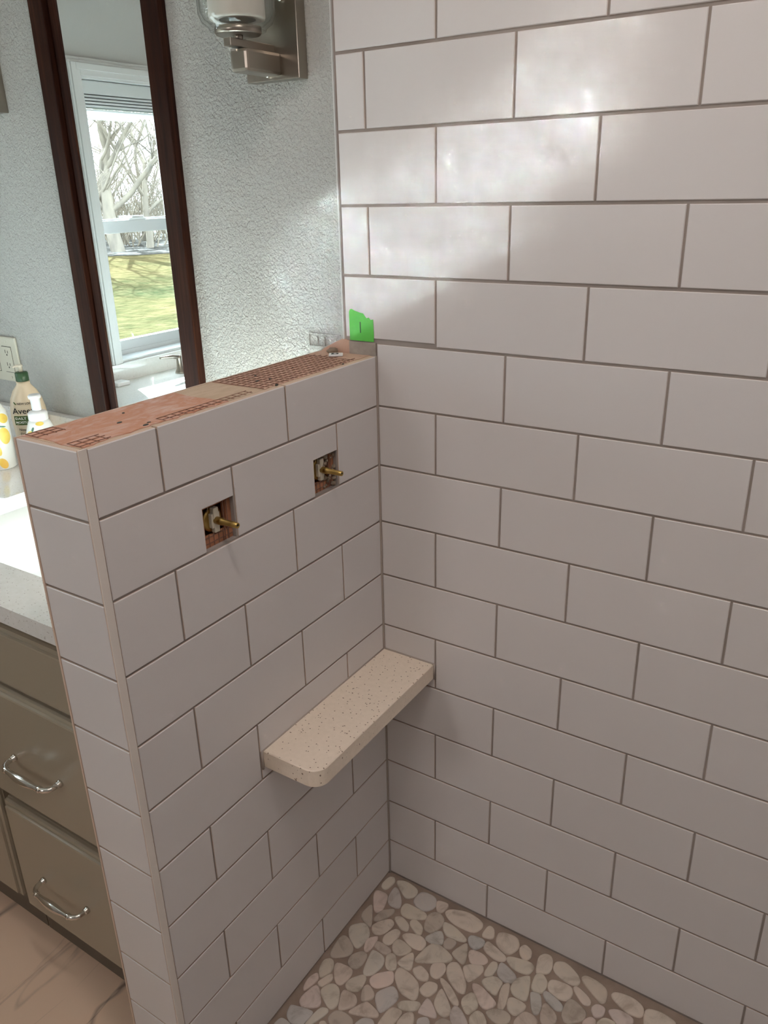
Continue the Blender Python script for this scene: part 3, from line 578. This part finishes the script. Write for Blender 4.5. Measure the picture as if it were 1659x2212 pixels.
# sink
sk = empty('sink', (BX0+BX1)/2, (BY0+BY1)/2, -4.4, 'white undermount sink in the counter at the left edge', 'sink')
b = B(M['porcelain']); t = bmesh.new(); bmesh.ops.create_cube(t, size=1)
for v in t.verts:
    k_ = 0.42 if v.co.z < 0 else 0.51
    v.co = Vector(((BX0+BX1)/2+v.co.x*(BX1-BX0)*k_*2, (BY0+BY1)/2+v.co.y*(BY1-BY0)*k_*2, -3.33 if v.co.z > 0 else -4.45))
bmesh.ops.delete(t, geom=[f for f in t.faces if all(v.co.z > -3.4 for v in f.verts)], context='FACES_ONLY')
bmesh.ops.bevel(t, geom=[e for e in t.edges if not all(v.co.z > -3.4 for v in e.verts)], offset=0.28, segments=5, profile=0.5, affect='EDGES')
b.merge(t, True); o = b.build('basin', sk, fix=False)
sol = o.modifiers.new('s', 'SOLIDIFY'); sol.thickness = 0.012; sol.offset = 1
b = B(M['chrome']); b.lathe([(0.22, 0), (0.22, 0.03), (0.15, 0.035)], (BX0+BX1)/2, (BY0+BY1)/2, -4.45, 24); b.build('drain', sk)

def drawer_front(name, x0, x1, z0, z1, par, yb=-4.78):
    b = B(M['cabinet']); y = yb
    b.box(x0, x1, y, y+0.16, z0, z1, 0.02)                       # back step
    b.box(x0+0.004, x1-0.004, y-0.085, y+0.06, z0+0.004, z1-0.004, 0.055)
    b.box(x0+0.085, x1-0.085, y-0.135, y-0.03, z0+0.085, z1-0.085, 0.035)
    return b.build(name, par)
def pull(cx, cz, par):
    yb = -4.915; w = 0.585
    h = B(M['chrome'])
    pts = []; rad = []
    for s_ in (1,):
        arc = [(-w, 0.0), (-w, 0.10), (-w+0.01, 0.17), (-w+0.04, 0.23), (-w+0.09, 0.275), (-w+0.16, 0.30)]
    for x, d in arc: pts.append((cx+x, yb-d*0.9, cz-0.02*d)); rad.append(0.044)
    mid = 9
    for i in range(1, mid):
        u = i/mid; pts.append((cx-w+0.16+(2*w-0.32)*u, yb-0.27-0.02*math.sin(PI*u), cz)); rad.append(0.032+0.040*math.sin(PI*u)**1.3)
    for x, d in reversed(arc): pts.append((cx-x, yb-d*0.9, cz-0.02*d)); rad.append(0.044)
    h.tube(pts, rad, 14)
    for s_ in (-1, 1):
        h.lathe([(0.062, 0), (0.066, -0.03), (0.05, -0.05), (0.052, -0.07), (0.042, -0.08)], cx+s_*w, yb, cz, 18, 'y')
        h.lathe([(0.040, -0.03), (0.055, -0.012), (0.046, 0.0), (0.055, 0.012), (0.040, 0.03)], cx+s_*(w-0.16), yb-0.27, cz, 16, 'x')
    return tag(h.build('drawer_pull', par), 'polished nickel bow pull')
cab = empty('vanity_cabinet', -3.0, -2.6, -ZF, 'taupe drawer bank with nickel pulls below the counter beside the half wall', 'cabinet')
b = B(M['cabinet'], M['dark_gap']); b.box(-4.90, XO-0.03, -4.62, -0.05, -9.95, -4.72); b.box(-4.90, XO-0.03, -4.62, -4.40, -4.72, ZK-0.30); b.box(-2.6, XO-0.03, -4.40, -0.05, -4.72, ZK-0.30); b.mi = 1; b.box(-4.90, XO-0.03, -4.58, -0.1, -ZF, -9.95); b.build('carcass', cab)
drawer_front('drawer_front', -4.84, -1.2, -4.80, -3.68, cab)
d2 = drawer_front('drawer_front', -4.84, -1.2, -7.27, -4.90, cab); d3 = drawer_front('drawer_front', -4.84, -1.2, -9.95, -7.48, cab)
pull(-3.40, -6.20, d2); pull(-3.42, -8.86, d3)
cb2 = empty('vanity_cabinet', -6.5, -2.6, -ZF, 'taupe sink base cabinet left of the drawer bank at the bottom left edge', 'cabinet')
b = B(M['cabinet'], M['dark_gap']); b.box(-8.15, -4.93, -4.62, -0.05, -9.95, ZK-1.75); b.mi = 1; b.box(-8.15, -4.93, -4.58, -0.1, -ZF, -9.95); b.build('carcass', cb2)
drawer_front('door', -8.05, -4.99, -9.90, -4.90, cb2); drawer_front('false_front', -8.05, -4.99, -4.80, -3.68, cb2)
cb3 = empty('vanity_cabinet', -10.6, -9.5, -ZF, 'taupe base cabinet under the window counter', 'cabinet')
b = B(M['cabinet']); b.box(XL+0.02, -8.4, LYE+0.1, -5.2, -ZF, ZK-0.30); b.build('carcass', cb3)

# faucets
def lever_handle(b, x, y, a):
    b.lathe([(0.16, 0), (0.15, 0.05), (0.10, 0.14), (0.075, 0.45), (0.085, 0.52), (0.05, 0.56)], x, y, ZK, 20)
    b.tube([(x, y, ZK+0.50), (x+0.25*math.cos(a), y+0.25*math.sin(a), ZK+0.56), (x+0.75*math.cos(a), y+0.75*math.sin(a), ZK+0.60)], [0.07, 0.06, 0.035], 10)
def faucet(label, base, sp_dir, hs):
    t = empty('faucet', *base, label, 'faucet')
    for (x, y, a) in hs: b = B(M['nickel']); lever_handle(b, x, y, a); b.build('lever_handle', t)
    b = B(M['nickel']); x, y, z = base; dx, dy = sp_dir
    b.lathe([(0.17, 0), (0.16, 0.05), (0.11, 0.12)], x, y, z, 20)
    b.tube([(x, y, z)]+[(x+dx*0.55*(1-math.cos(k*PI/8)), y+dy*0.55*(1-math.cos(k*PI/8)), z+0.75+0.3*math.sin(k*PI/8)) for k in range(0, 8)], [0.1]+[0.085]*8, 12); b.build('spout', t)
faucet('brushed nickel widespread faucet under the window, its lever seen in the mirror', (-12.3, -8.17, ZK), (1, 0), [(-12.2, -7.22, PI/2), (-12.2, -9.12, -PI/2)])

# ------------------------------------------------------------------ mirror
MX0, MX1, MZ0, MZ1 = -6.96, -3.79, -2.165, 6.4
mr = empty('wall_mirror', (MX0+MX1)/2, -0.05, MZ0, 'tall narrow mirror in a dark brown wooden frame reflecting the window', 'mirror')
def ring(b, x0, x1, z0, z1, w, ya, yb, c):
    b.box(x0, x0+w, ya, yb, z0, z1, c); b.box(x1-w, x1, ya, yb, z0, z1, c); b.box(x0+w, x1-w, ya, yb, z0, z0+0.19, c); b.box(x0+w, x1-w, ya, yb, z1-w, z1, c)
b = B(M['mahogany']); ring(b, MX0, MX1, MZ0, MZ1, 0.385, -0.16, 0.012, 0.018); b.build('frame', mr)
b = B(M['slot']); b.box(MX0+0.385, MX0+0.40, -0.028, 0.012, MZ0+0.3, MZ1-0.3); b.box(MX0+0.37, MX1-0.37, -0.024, 0.012, MZ0+0.3, MZ1-0.3); b.build('backing_board', mr)
b = B(M['mahogany']); b.box(MX0+0.435, MX0+0.63, -0.075, -0.02, MZ0+0.19, MZ1-0.38, 0.01); b.build('inner_slip', mr)
b = B(M['mirror']); b.box(MX0+0.62, MX1-0.37, -0.05, -0.03, MZ0+0.18, MZ1-0.37); b.build('mirror_glass', mr)

# ------------------------------------------------------------------ sconces
def sconce():
    t = empty('wall_sconce', -1.52, -0.0, 3.7, 'brushed nickel wall sconce with clear glass shade between mirror and tile', 'sconce')
    b = B(M['nickel']); b.box(-2.05, -1.06, -0.19, 0.012, 3.72, 7.6, 0.012); b.build('backplate', t)
    xc, yc = -1.555, -0.86
    b = B(M['nickel']); b.box(xc-0.13, xc+0.18, -0.93, -0.18, 3.77, 4.06, 0.045); b.build('lower_arm', t)
    b = B(M['nickel']); b.box(xc-0.065, xc+0.065, -1.10, -0.18, 4.07, 4.17, 0.008); b.build('upper_arm', t)
    b = B(M['nickel']); b.lathe([(0.06, 0), (0.06, 0.12)], xc, yc, 4.14, 16); b.lathe([(0.30, 0), (0.32, 0.02), (0.32, 0.09), (0.30, 0.095)], xc, yc, 4.22, 40); b.build('cup', t)
    b = B(M['chrome']); b.box(xc-0.05, xc+0.05, -0.99, -0.965, 4.02, 4.045); b.build('set_screw', t)
    for (x, z) in ((-1.30, 4.72), (-1.62, 3.80)):
        b = B(M['chrome']); b.lathe([(0.03, 0.0), (0.045, -0.03), (0.04, -0.06), (0.015, -0.075)], x, -0.19, z, 14, 'y'); b.build('finial_screw', t)
    g = B(M['clear']); g.lathe([(0.38, 4.26), (0.40, 4.30), (0.48, 4.36), (0.525, 4.46), (0.53, 4.7), (0.53, 7.0)], xc, yc, 0, 48, cap=False); g.lathe([(0.25, 4.32), (0.38, 4.26)], xc, yc, 0, 48, cap=False)
    g.lathe([(0.36, 4.33), (0.45, 4.40), (0.50, 4.5), (0.505, 7.0)], xc, yc, 0, 48, cap=False); g.build('glass_shade', t, fix=False)
    g = B(M['opal']); g.lathe([(0.25, 4.40), (0.375, 4.40), (0.385, 4.43), (0.385, 6.8)], xc, yc, 0, 40, cap=False); g.build('opal_diffuser', t, fix=False)
    return t
s1 = sconce(); s2 = copy_tree(s1); s2.location.x -= 7.22*S
s2['label'] = 'brushed nickel wall sconce left of the mirror, only its plate corner showing'
for s_ in (s1, s2): s_['group'] = 'sconces flanking the mirror'

# ------------------------------------------------------------------ outlet plate
op = empty('outlet_plate', -9.9, 0, -1.6, 'ivory two-gang wall plate with switch and outlet left of the bottles', 'outlet')
b = B(M['ivory_plastic']); b.box(-10.72, -9.47, -0.045, 0.015, -1.62, -0.62, 0.03); b.build('cover_plate', op)
def rockerframe(x0, x1, nm):
    b = B(M['slot']); b.box(x0-0.012, x1+0.012, -0.047, -0.03, -1.412, -0.828); b.build('gap', op)
    b = B(M['ivory_plastic']); b.box(x0, x1, -0.060, -0.03, -1.40, -0.84, 0.008); return b.build(nm, op)
rc_ = rockerframe(-9.98, -9.66, 'receptacle'); rockerframe(-10.50, -10.18, 'rocker_switch')
b = B(M['slot'])
for z in (-0.98, -1.26):
    b.box(-9.875, -9.860, -0.063, -0.055, z, z+0.075); b.box(-9.785, -9.770, -0.063, -0.055, z, z+0.06); b.lathe([(0.020, 0), (0.020, -0.006)], -9.822, -0.057, z-0.035, 10, 'y')
b.build('socket_holes', rc_)
for x in (-9.82, -10.34):
    for z in (-0.72, -1.52): b = B(M['ivory_plastic']); b.lathe([(0.028, 0), (0.024, -0.012)], x, -0.045, z, 12, 'y'); b.build('plate_screw', op)

# ------------------------------------------------------------------ bottles
def ell(rx, ry, d=0.004):                # map u (x across) at v (height) on an elliptical profile; local front = -y
    def f(u, v):
        a, c_ = rx(v)+d, ry(v)+d; u = max(-a*0.98, min(a*0.98, u)); return (u, -c_*math.sqrt(1-(u/a)**2), v)
    return f
def interp(prof, v):
    for (r0, h0), (r1, h1) in zip(prof, prof[1:]):
        if h0 <= v <= h1 and h1 > h0: return r0+(r1-r0)*(v-h0)/(h1-h0)
    return prof[-1][0]
def decal(shapes, mapf, name, material, parent):
    """flat outlines laid on a curved surface"""
    b = B(material)
    for pts in shapes:
        c0 = (sum(p[0] for p in pts)/len(pts), sum(p[1] for p in pts)/len(pts)); rg = []
        for s_ in (1.0, 0.66, 0.33): rg.append([b.v(*mapf(c0[0]+(p[0]-c0[0])*s_, c0[1]+(p[1]-c0[1])*s_)) for p in pts])
        cv = b.v(*mapf(*c0))
        for A_, C_ in zip(rg, rg[1:]):
            for i in range(len(pts)): j = (i+1) % len(pts); b.f([A_[i], A_[j], C_[j], C_[i]], True)
        for i in range(len(pts)): b.f([rg[-1][i], rg[-1][(i+1) % len(pts)], cv], True)
    return b.build(name, parent, local=True)
def elp(cx, cy, a, c_, rot=0, n=20): return [(cx+a*math.cos(t)*math.cos(rot)-c_*math.sin(t)*math.sin(rot), cy+a*math.cos(t)*math.sin(rot)+c_*math.sin(t)*math.cos(rot)) for t in [2*PI*i/n for i in range(n)]]
def rct(x0, x1, z0, z1, n=8): return [(x0+(x1-x0)*i/n, z0) for i in range(n)]+[(x1, z0+(z1-z0)*i/2) for i in range(2)]+[(x1+(x0-x1)*i/n, z1) for i in range(n)]+[(x0, z1+(z0-z1)*i/2) for i in range(2)]
FACE = math.atan2(-9.3, 14.5)+PI/2      # turns local -y towards the photographer
# lotion
lo = empty('lotion_bottle', -8.66, -0.54, ZK, 'large cream lotion bottle with dark green pump collar behind the foam soap', 'bottle', rz=FACE-0.12)
prof = [(0.30, 0.0), (0.335, 0.03), (0.345, 0.30), (0.365, 0.65), (0.385, 0.95), (0.372, 1.15), (0.33, 1.36), (0.25, 1.54), (0.17, 1.64), (0.145, 1.68), (0.145, 1.75)]
lo.scale = (0.955,)*3
b = B(M['lotion']); b.lathe(prof, 0, 0, 0, 40, ry=0.62); b.build('bottle_body', lo, local=True)
b = B(M['green_cap']); b.lathe([(0.135, 1.75), (0.14, 1.76), (0.138, 1.93), (0.12, 1.95), (0.06, 1.955)], 0, 0, 0, 28); b.build('pump_collar', lo, local=True)
b = B(M['beige_plastic']); b.lathe([(0.045, 1.95), (0.045, 2.06), (0.06, 2.07), (0.06, 2.10), (0.03, 2.115)], 0, 0, 0, 18); b.tube([(0, 0, 2.085), (-0.07, -0.03, 2.09), (-0.15, -0.05, 2.07)], [0.035, 0.028, 0.018], 10); b.build('pump_head', lo, local=True)
mp = ell(lambda v: interp(prof, v), lambda v: interp(prof, v)*0.62)
lab = lambda f: (lambda u, v: f(u, v))
def txt(s_, size, u0, v0, m_, par, f, bold=0.0, nm='label_text'): return text_mesh(s_, size, lambda x, y: f(x+u0, y+v0), nm, m_, par, bold=bold)
mp2 = ell(lambda v: interp(prof, v), lambda v: interp(prof, v)*0.62, 0.007)
txt('Aveeno', 0.185, -0.31, 1.06, M['ink'], lo, mp2, 0.002); txt('NEW LOOK', 0.065, -0.19, 1.26, M['ink'], lo, mp2, 0.001)
decal([elp(-0.235, 1.29, 0.04, 0.014, 2.2)], mp, 'leaf_mark', M['label_green'], lo)
decal([rct(-0.30, 0.16, 0.80, 1.01)], mp, 'label_band', M['label_green'], lo)
txt('DAILY', 0.085, -0.28, 0.925, M['white_print'], lo, mp2, 0.001); txt('MOISTURIZING', 0.072, -0.28, 0.84, M['white_print'], lo, mp2, 0.001)
txt('Nourishes', 0.08, -0.24, 0.67, M['ink'], lo, mp2, 0.001); txt('Dry Skin', 0.08, -0.23, 0.57, M['ink'], lo, mp2)
# foam soap
fo = empty('foam_soap_bottle', -7.92, -0.82, ZK, 'clear lemon-print foam soap bottle with white pump in front of the lotion', 'bottle', rz=FACE)
pf = [(0.29, 0.0), (0.325, 0.03), (0.335, 0.3), (0.325, 0.55), (0.28, 0.78), (0.225, 0.93), (0.19, 1.0)]
b = B(M['soap']); b.lathe(pf, 0, 0, 0, 36, ry=0.9); b.build('bottle_body', fo, local=True)
b = B(M['white_plastic']); b.lathe([(0.185, 0.99), (0.195, 1.0), (0.195, 1.13), (0.165, 1.17), (0.10, 1.19)], 0, 0, 0, 32); b.build('pump_collar', fo, local=True)
b = B(M['white_plastic']); b.lathe([(0.095, 1.18), (0.095, 1.43), (0.12, 1.445), (0.13, 1.49), (0.11, 1.52)], 0, 0, 0, 24); b.tube([(0, 0, 1.48), (-0.11, -0.06, 1.47)], [0.04, 0.035], 8); b.build('pump_head', fo, local=True)
mf = ell(lambda v: interp(pf, v), lambda v: interp(pf, v)*0.9)
mf2 = ell(lambda v: interp(pf, v), lambda v: interp(pf, v)*0.9, 0.007)
lem = [elp(-0.18, 0.64, 0.10, 0.17, 0.1), elp(0.14, 0.70, 0.15, 0.12, -0.3), elp(0.0, 0.945, 0.08, 0.04), elp(0.29, 0.50, 0.04, 0.1), elp(-0.05, 0.25, 0.12, 0.14), elp(0.18, 0.3, 0.1, 0.12)]
for e_ in lem: decal([e_], mf, 'lemon_print', M['lemon'], fo)
for e_ in (elp(-0.15, 0.84, 0.05, 0.02, 1.1), elp(0.02, 0.72, 0.04, 0.015, 2.2), elp(-0.02, 0.48, 0.05, 0.02, 0.5)): decal([e_], mf2, 'leaf_print', M['leaf'], fo)
txt('Thymes', 0.055, -0.07, 0.545, M['ink'], fo, mf2)
decal([elp(0.11, 0.60, 0.02, 0.008, 0.9)], ell(lambda v: interp(pf, v), lambda v: interp(pf, v)*0.9, 0.010), 'sprig_print', M['ink'], fo)
# tall lemon bottle at the frame edge
lb = empty('lemon_print_bottle', -8.66, -1.38, ZK, 'tall white bottle printed with lemons at the left edge of the counter', 'bottle', rz=FACE)
pl = [(0.27, 0.0), (0.30, 0.025), (0.305, 0.5), (0.305, 1.05), (0.28, 1.2), (0.22, 1.33), (0.12, 1.42), (0.10, 1.46)]
b = B(M['soap']); b.lathe(pl, 0, 0, 0, 36); b.build('bottle_body', lb, local=True)
b = B(M['white_plastic']); b.lathe([(0.11, 1.45), (0.11, 1.60), (0.05, 1.62), (0.045, 1.75), (0.07, 1.76), (0.07, 1.82), (0.03, 1.83)], 0, 0, 0, 24); b.tube([(0, 0, 1.79), (-0.22, -0.05, 1.78)], [0.035, 0.025], 8); b.build('pump_head', lb, local=True)
ml = ell(lambda v: interp(pl, v), lambda v: interp(pl, v)); ml2 = ell(lambda v: interp(pl, v), lambda v: interp(pl, v), 0.007)
for e_ in (elp(0.20, 1.08, 0.08, 0.11, 0.5), elp(0.17, 0.72, 0.10, 0.18, 0.1), elp(0.0, 0.45, 0.06, 0.13, 0.2), elp(0.05, 0.15, 0.08, 0.12, 0.4), elp(-0.12, 0.9, 0.1, 0.15), elp(-0.2, 0.4, 0.08, 0.15)): decal([e_], ml, 'lemon_print', M['lemon'], lb)
for e_ in (elp(0.13, 0.93, 0.10, 0.018, -0.3), elp(0.06, 1.0, 0.015, 0.09, 0.1), elp(-0.05, 0.65, 0.06, 0.02, 0.6)): decal([e_], ml2, 'leaf_print', M['leaf'], lb)
# small white box on the window counter, seen in the mirror
b = B(M['white_plastic']); b.box(-12.75, -12.35, -5.35, -4.9, ZK, ZK+0.12, 0.03); tag(b.build('soap_dish'), 'small white dish on the counter by the window, seen in the mirror', 'dish')

# ------------------------------------------------------------------ window in the left wall
wn = empty('window_1', XL, (WY0+WY1)/2, WZ0, kind='structure')
b = B(M['white_trim'])
for w, d0, d1 in ((0.52, 0.0, 0.10), (0.40, 0.09, 0.15), (0.16, 0.14, 0.19)):
    x0, x1 = XL+d0, XL+d1
    ext = 0.52
    if w == 0.52: y0, y1, z1 = WY0-0.5, WY1+0.5, WZ1+0.5; k0, k1 = 0.0, 0.5
    elif w == 0.40: y0, y1, z1 = WY0-0.42, WY1+0.42, WZ1+0.42; k0, k1 = 0, 0.36
    else: y0, y1, z1 = WY0-0.36, WY1+0.36, WZ1+0.36; k0, k1 = 0, 0.16
    b.box(x0, x1, y0, y0+k1, -2.53, z1, 0.012); b.box(x0, x1, y1-k1, y1, -2.53, z1, 0.012); b.box(x0, x1, y0+k1, y1-k1, z1-k1, z1, 0.012)
b.build('casing', wn)
b = B(M['vinyl']); b.box(XL-1.0, XL+0.05, WY0, WY1, WZ0-0.06, WZ0+0.02); b.build('sill', wn)
XF = XL-0.62
b = B(M['vinyl']); ring(b, 0, 1, 0, 1, 0.1, 0, 0.1, 0) if False else None
def yring(b, y0, y1, z0, z1, w, wt, xa, xb_, c=0.02):
    b.box(xa, xb_, y0, y0+w, z0, z1, c); b.box(xa, xb_, y1-w, y1, z0, z1, c); b.box(xa, xb_, y0+w, y1-w, z0, z0+wt, c); b.box(xa, xb_, y0+w, y1-w, z1-wt, z1, c)
yring(b, WY0, WY1, WZ0, WZ1, 0.14, 0.16, XF-0.5, XF); b.build('window_frame', wn)
b = B(M['vinyl']); yring(b, WY0+0.12, WY1-0.12, -2.38, 1.50, 0.26, 0.36, XF-0.25, XF-0.02); lsash = b.build('lower_sash', wn)
b = B(M['pane']); b.box(XF-0.13, XF-0.12, WY0+0.36, WY1-0.36, -2.05, 1.16); b.build('pane', lsash)
b = B(M['vinyl']); yring(b, WY0+0.12, WY1-0.12, 1.24, 5.02, 0.26, 0.30, XF-0.50, XF-0.28); usash = b.build('upper_sash', wn)
b = B(M['pane']); b.box(XF-0.40, XF-0.39, WY0+0.36, WY1-0.36, 1.52, 4.75); b.build('pane', usash)
for y in (-7.65,):
    b = B(M['white_plastic']); b.box(XF-0.22, XF-0.02, y-0.34, y+0.34, 1.50, 1.56, 0.02); b.box(XF-0.14, XF-0.04, y-0.28, y+0.20, 1.56, 1.62, 0.02); b.build('sash_lock', lsash)
# raised blind and its cord
M['blind'] = mat('translucent_blind', (0.85, 0.88, 0.88), 0.5, **{'Transmission Weight': 0.35})
bl = empty('window_blind', XL-0.2, (WY0+WY1)/2, WZ1, 'white slatted blind raised to the top of the window', 'blind')
b = B(M['blind']); b.box(XL-0.45, XL-0.05, WY0+0.03, WY1-0.03, 4.80, 5.14, 0.02); b.build('headrail', bl)
for k in range(4):
    b = B(M['blind']); b.box(XL-0.48, XL-0.04, WY0+0.05, WY1-0.05, 4.72-k*0.08, 4.775-k*0.08, 0.012); b.build('slat', bl)
b = B(M['blind']); b.box(XL-0.46, XL-0.06, WY0+0.05, WY1-0.05, 4.30, 4.43, 0.02); b.build('bottom_rail', bl)
b = B(M['clear']); b.tube([(XL+0.22, -5.10, 5.7), (XL+0.24, -5.10, 5.2), (XL+0.24, -5.12, 4.2)], 0.018, 8)
cdm = B(M['blind']); cdm.tube([(XL+0.1, -5.05, 5.75), (XL+0.22, -5.08, 5.72), (XL+0.24, -5.1, 5.5), (XL+0.24, -5.12, 4.30), (XL+0.22, -5.02, 4.22)], 0.018, 8); cdm.build('cord', bl)
b.bm.free()

# ------------------------------------------------------------------ outdoors
GZ = -16.0
b = B(M['lawn']); b.box(-430, -15.2, -430, 60, GZ-1, GZ); ground = tag(b.build('ground'), kind='structure')
b = B(M['rubble']); q = random.Random(11)
pts = []
for i in range(30): pts.append((-155-i*3+q.uniform(-3, 3), -206+i*5.0+q.uniform(-3, 3)))
U = Vector((-0.76, -0.65)); T = Vector((0.65, -0.76))
pts = [U*(268+q.uniform(-4, 4))+T*(-170+i*14) for i in range(25)]+[U*(420)+T*(170-i*14) for i in range(25)]
b.slab([tuple(p) for p in pts], ((0, 0, GZ+0.25), (1, 0, 0), (0, 1, 0), (0, 0, 1)), 0.4, 0.1); b.build('stony_bank', ground)
def branch(b, p, d, ln, r, depth, q, tropism=0.10):
    n = 5; pts = [p]; rad = [r]; dd = d.normalized()
    for i in range(n):
        dd = (dd+Vector((q.uniform(-1, 1), q.uniform(-1, 1), q.uniform(-0.6, 0.9)))*0.20+Vector((0, 0, tropism*0.3))).normalized()
        p = p+dd*ln/n; pts.append(p); rad.append(r*(1-0.45*(i+1)/n))
    b.tube([tuple(x) for x in pts], rad, 6 if depth > 1 else 4, cap=False)
    if depth <= 0: return
    for k in range(5 if depth > 1 else 4):
        i = n if k == 0 else q.randint(2, n); a = q.uniform(0, 2*PI); side = Vector((math.cos(a), math.sin(a), q.uniform(-0.1, 0.7)))
        branch(b, pts[i], (dd*0.55+side*(0.45 if k == 0 else 0.8)), ln*q.uniform(0.5, 0.78), rad[i]*(0.95 if k == 0 else q.uniform(0.4, 0.65)), depth-1, q, tropism)
def out_pt(dist, side): v = Vector((6.9, -5.0))*0+U*dist+T*side; return v
def tree(x, y, h, r, lean, seed, label, depth=4):
    q = random.Random(seed); b = B(M['bark'])
    branch(b, Vector((x, y, GZ-0.5)), Vector((lean[0], lean[1], 1)), h*0.52, r, depth, q)
    return tag(b.build('bare_tree', fix=False), label, 'tree', 'bare trees past the lawn')
# positions below lie along the sight line that the mirror throws out of the window
tree(-222, -178.5, 64, 2.6, (0.02, 0.05), 21, 'thick-trunked bare tree in the middle of the mirrored window view')
tree(-232, -172.5, 60, 1.1, (0.0, 0.0), 22, 'slender straight bare tree left in the mirrored window view')
tree(-226, -196.0, 56, 1.4, (-0.12, -0.25), 23, 'leaning bare tree right in the mirrored window view')
tree(-262, -226.0, 60, 1.2, (0.15, 0.1), 24, 'farther bare tree near the right edge of the mirrored view')
tree(-172, -129, 34, 1.0, (-0.25, -0.55), 25, 'low slanting pale bare tree at the near left of the lawn')
tree(-280, -210.0, 52, 1.2, (0.0, -0.1), 26, 'farther thin bare tree behind the thick trunk')
tree(-118, -71, 84, 0.8, (0.05, 0.1), 27, 'unseen slender bare tree added outside the mirrored view to dapple the sun', 2)  # added out of view in the sun's path; its branches streak the sunlight
q = random.Random(31)
bb = B(M['twig'])
for k in range(420):
    v = U*q.uniform(300, 410)+T*q.uniform(-75, 75); p = Vector((v.x, v.y, GZ))
    branch(bb, p, Vector((q.uniform(-0.6, 0.6), q.uniform(-0.6, 0.6), 1)), q.uniform(9, 26), 0.30, 2, q)
tag(bb.build('thicket', fix=False), 'tangled thicket of bare twigs behind the trees', 'thicket', kind='stuff')
b = B(M['rubble']); q = random.Random(8)
b.M = Matrix.Identity(4)
pts = [U*520+T*(-420+i*28) for i in range(31)]
for i in range(30):
    a, c_ = pts[i], pts[i+1]; h0, h1 = 8+7*math.sin(i*0.9), 8+7*math.sin((i+1)*0.9)
    f0, f1 = a*0.80, c_*0.80
    b.f([b.v(f0.x, f0.y, GZ-1), b.v(f1.x, f1.y, GZ-1), b.v(c_.x, c_.y, GZ+h1), b.v(a.x, a.y, GZ+h0)], True)
bmesh.ops.remove_doubles(b.bm, verts=b.bm.verts[:], dist=0.01)
tag(b.build('hillside'), kind='structure')
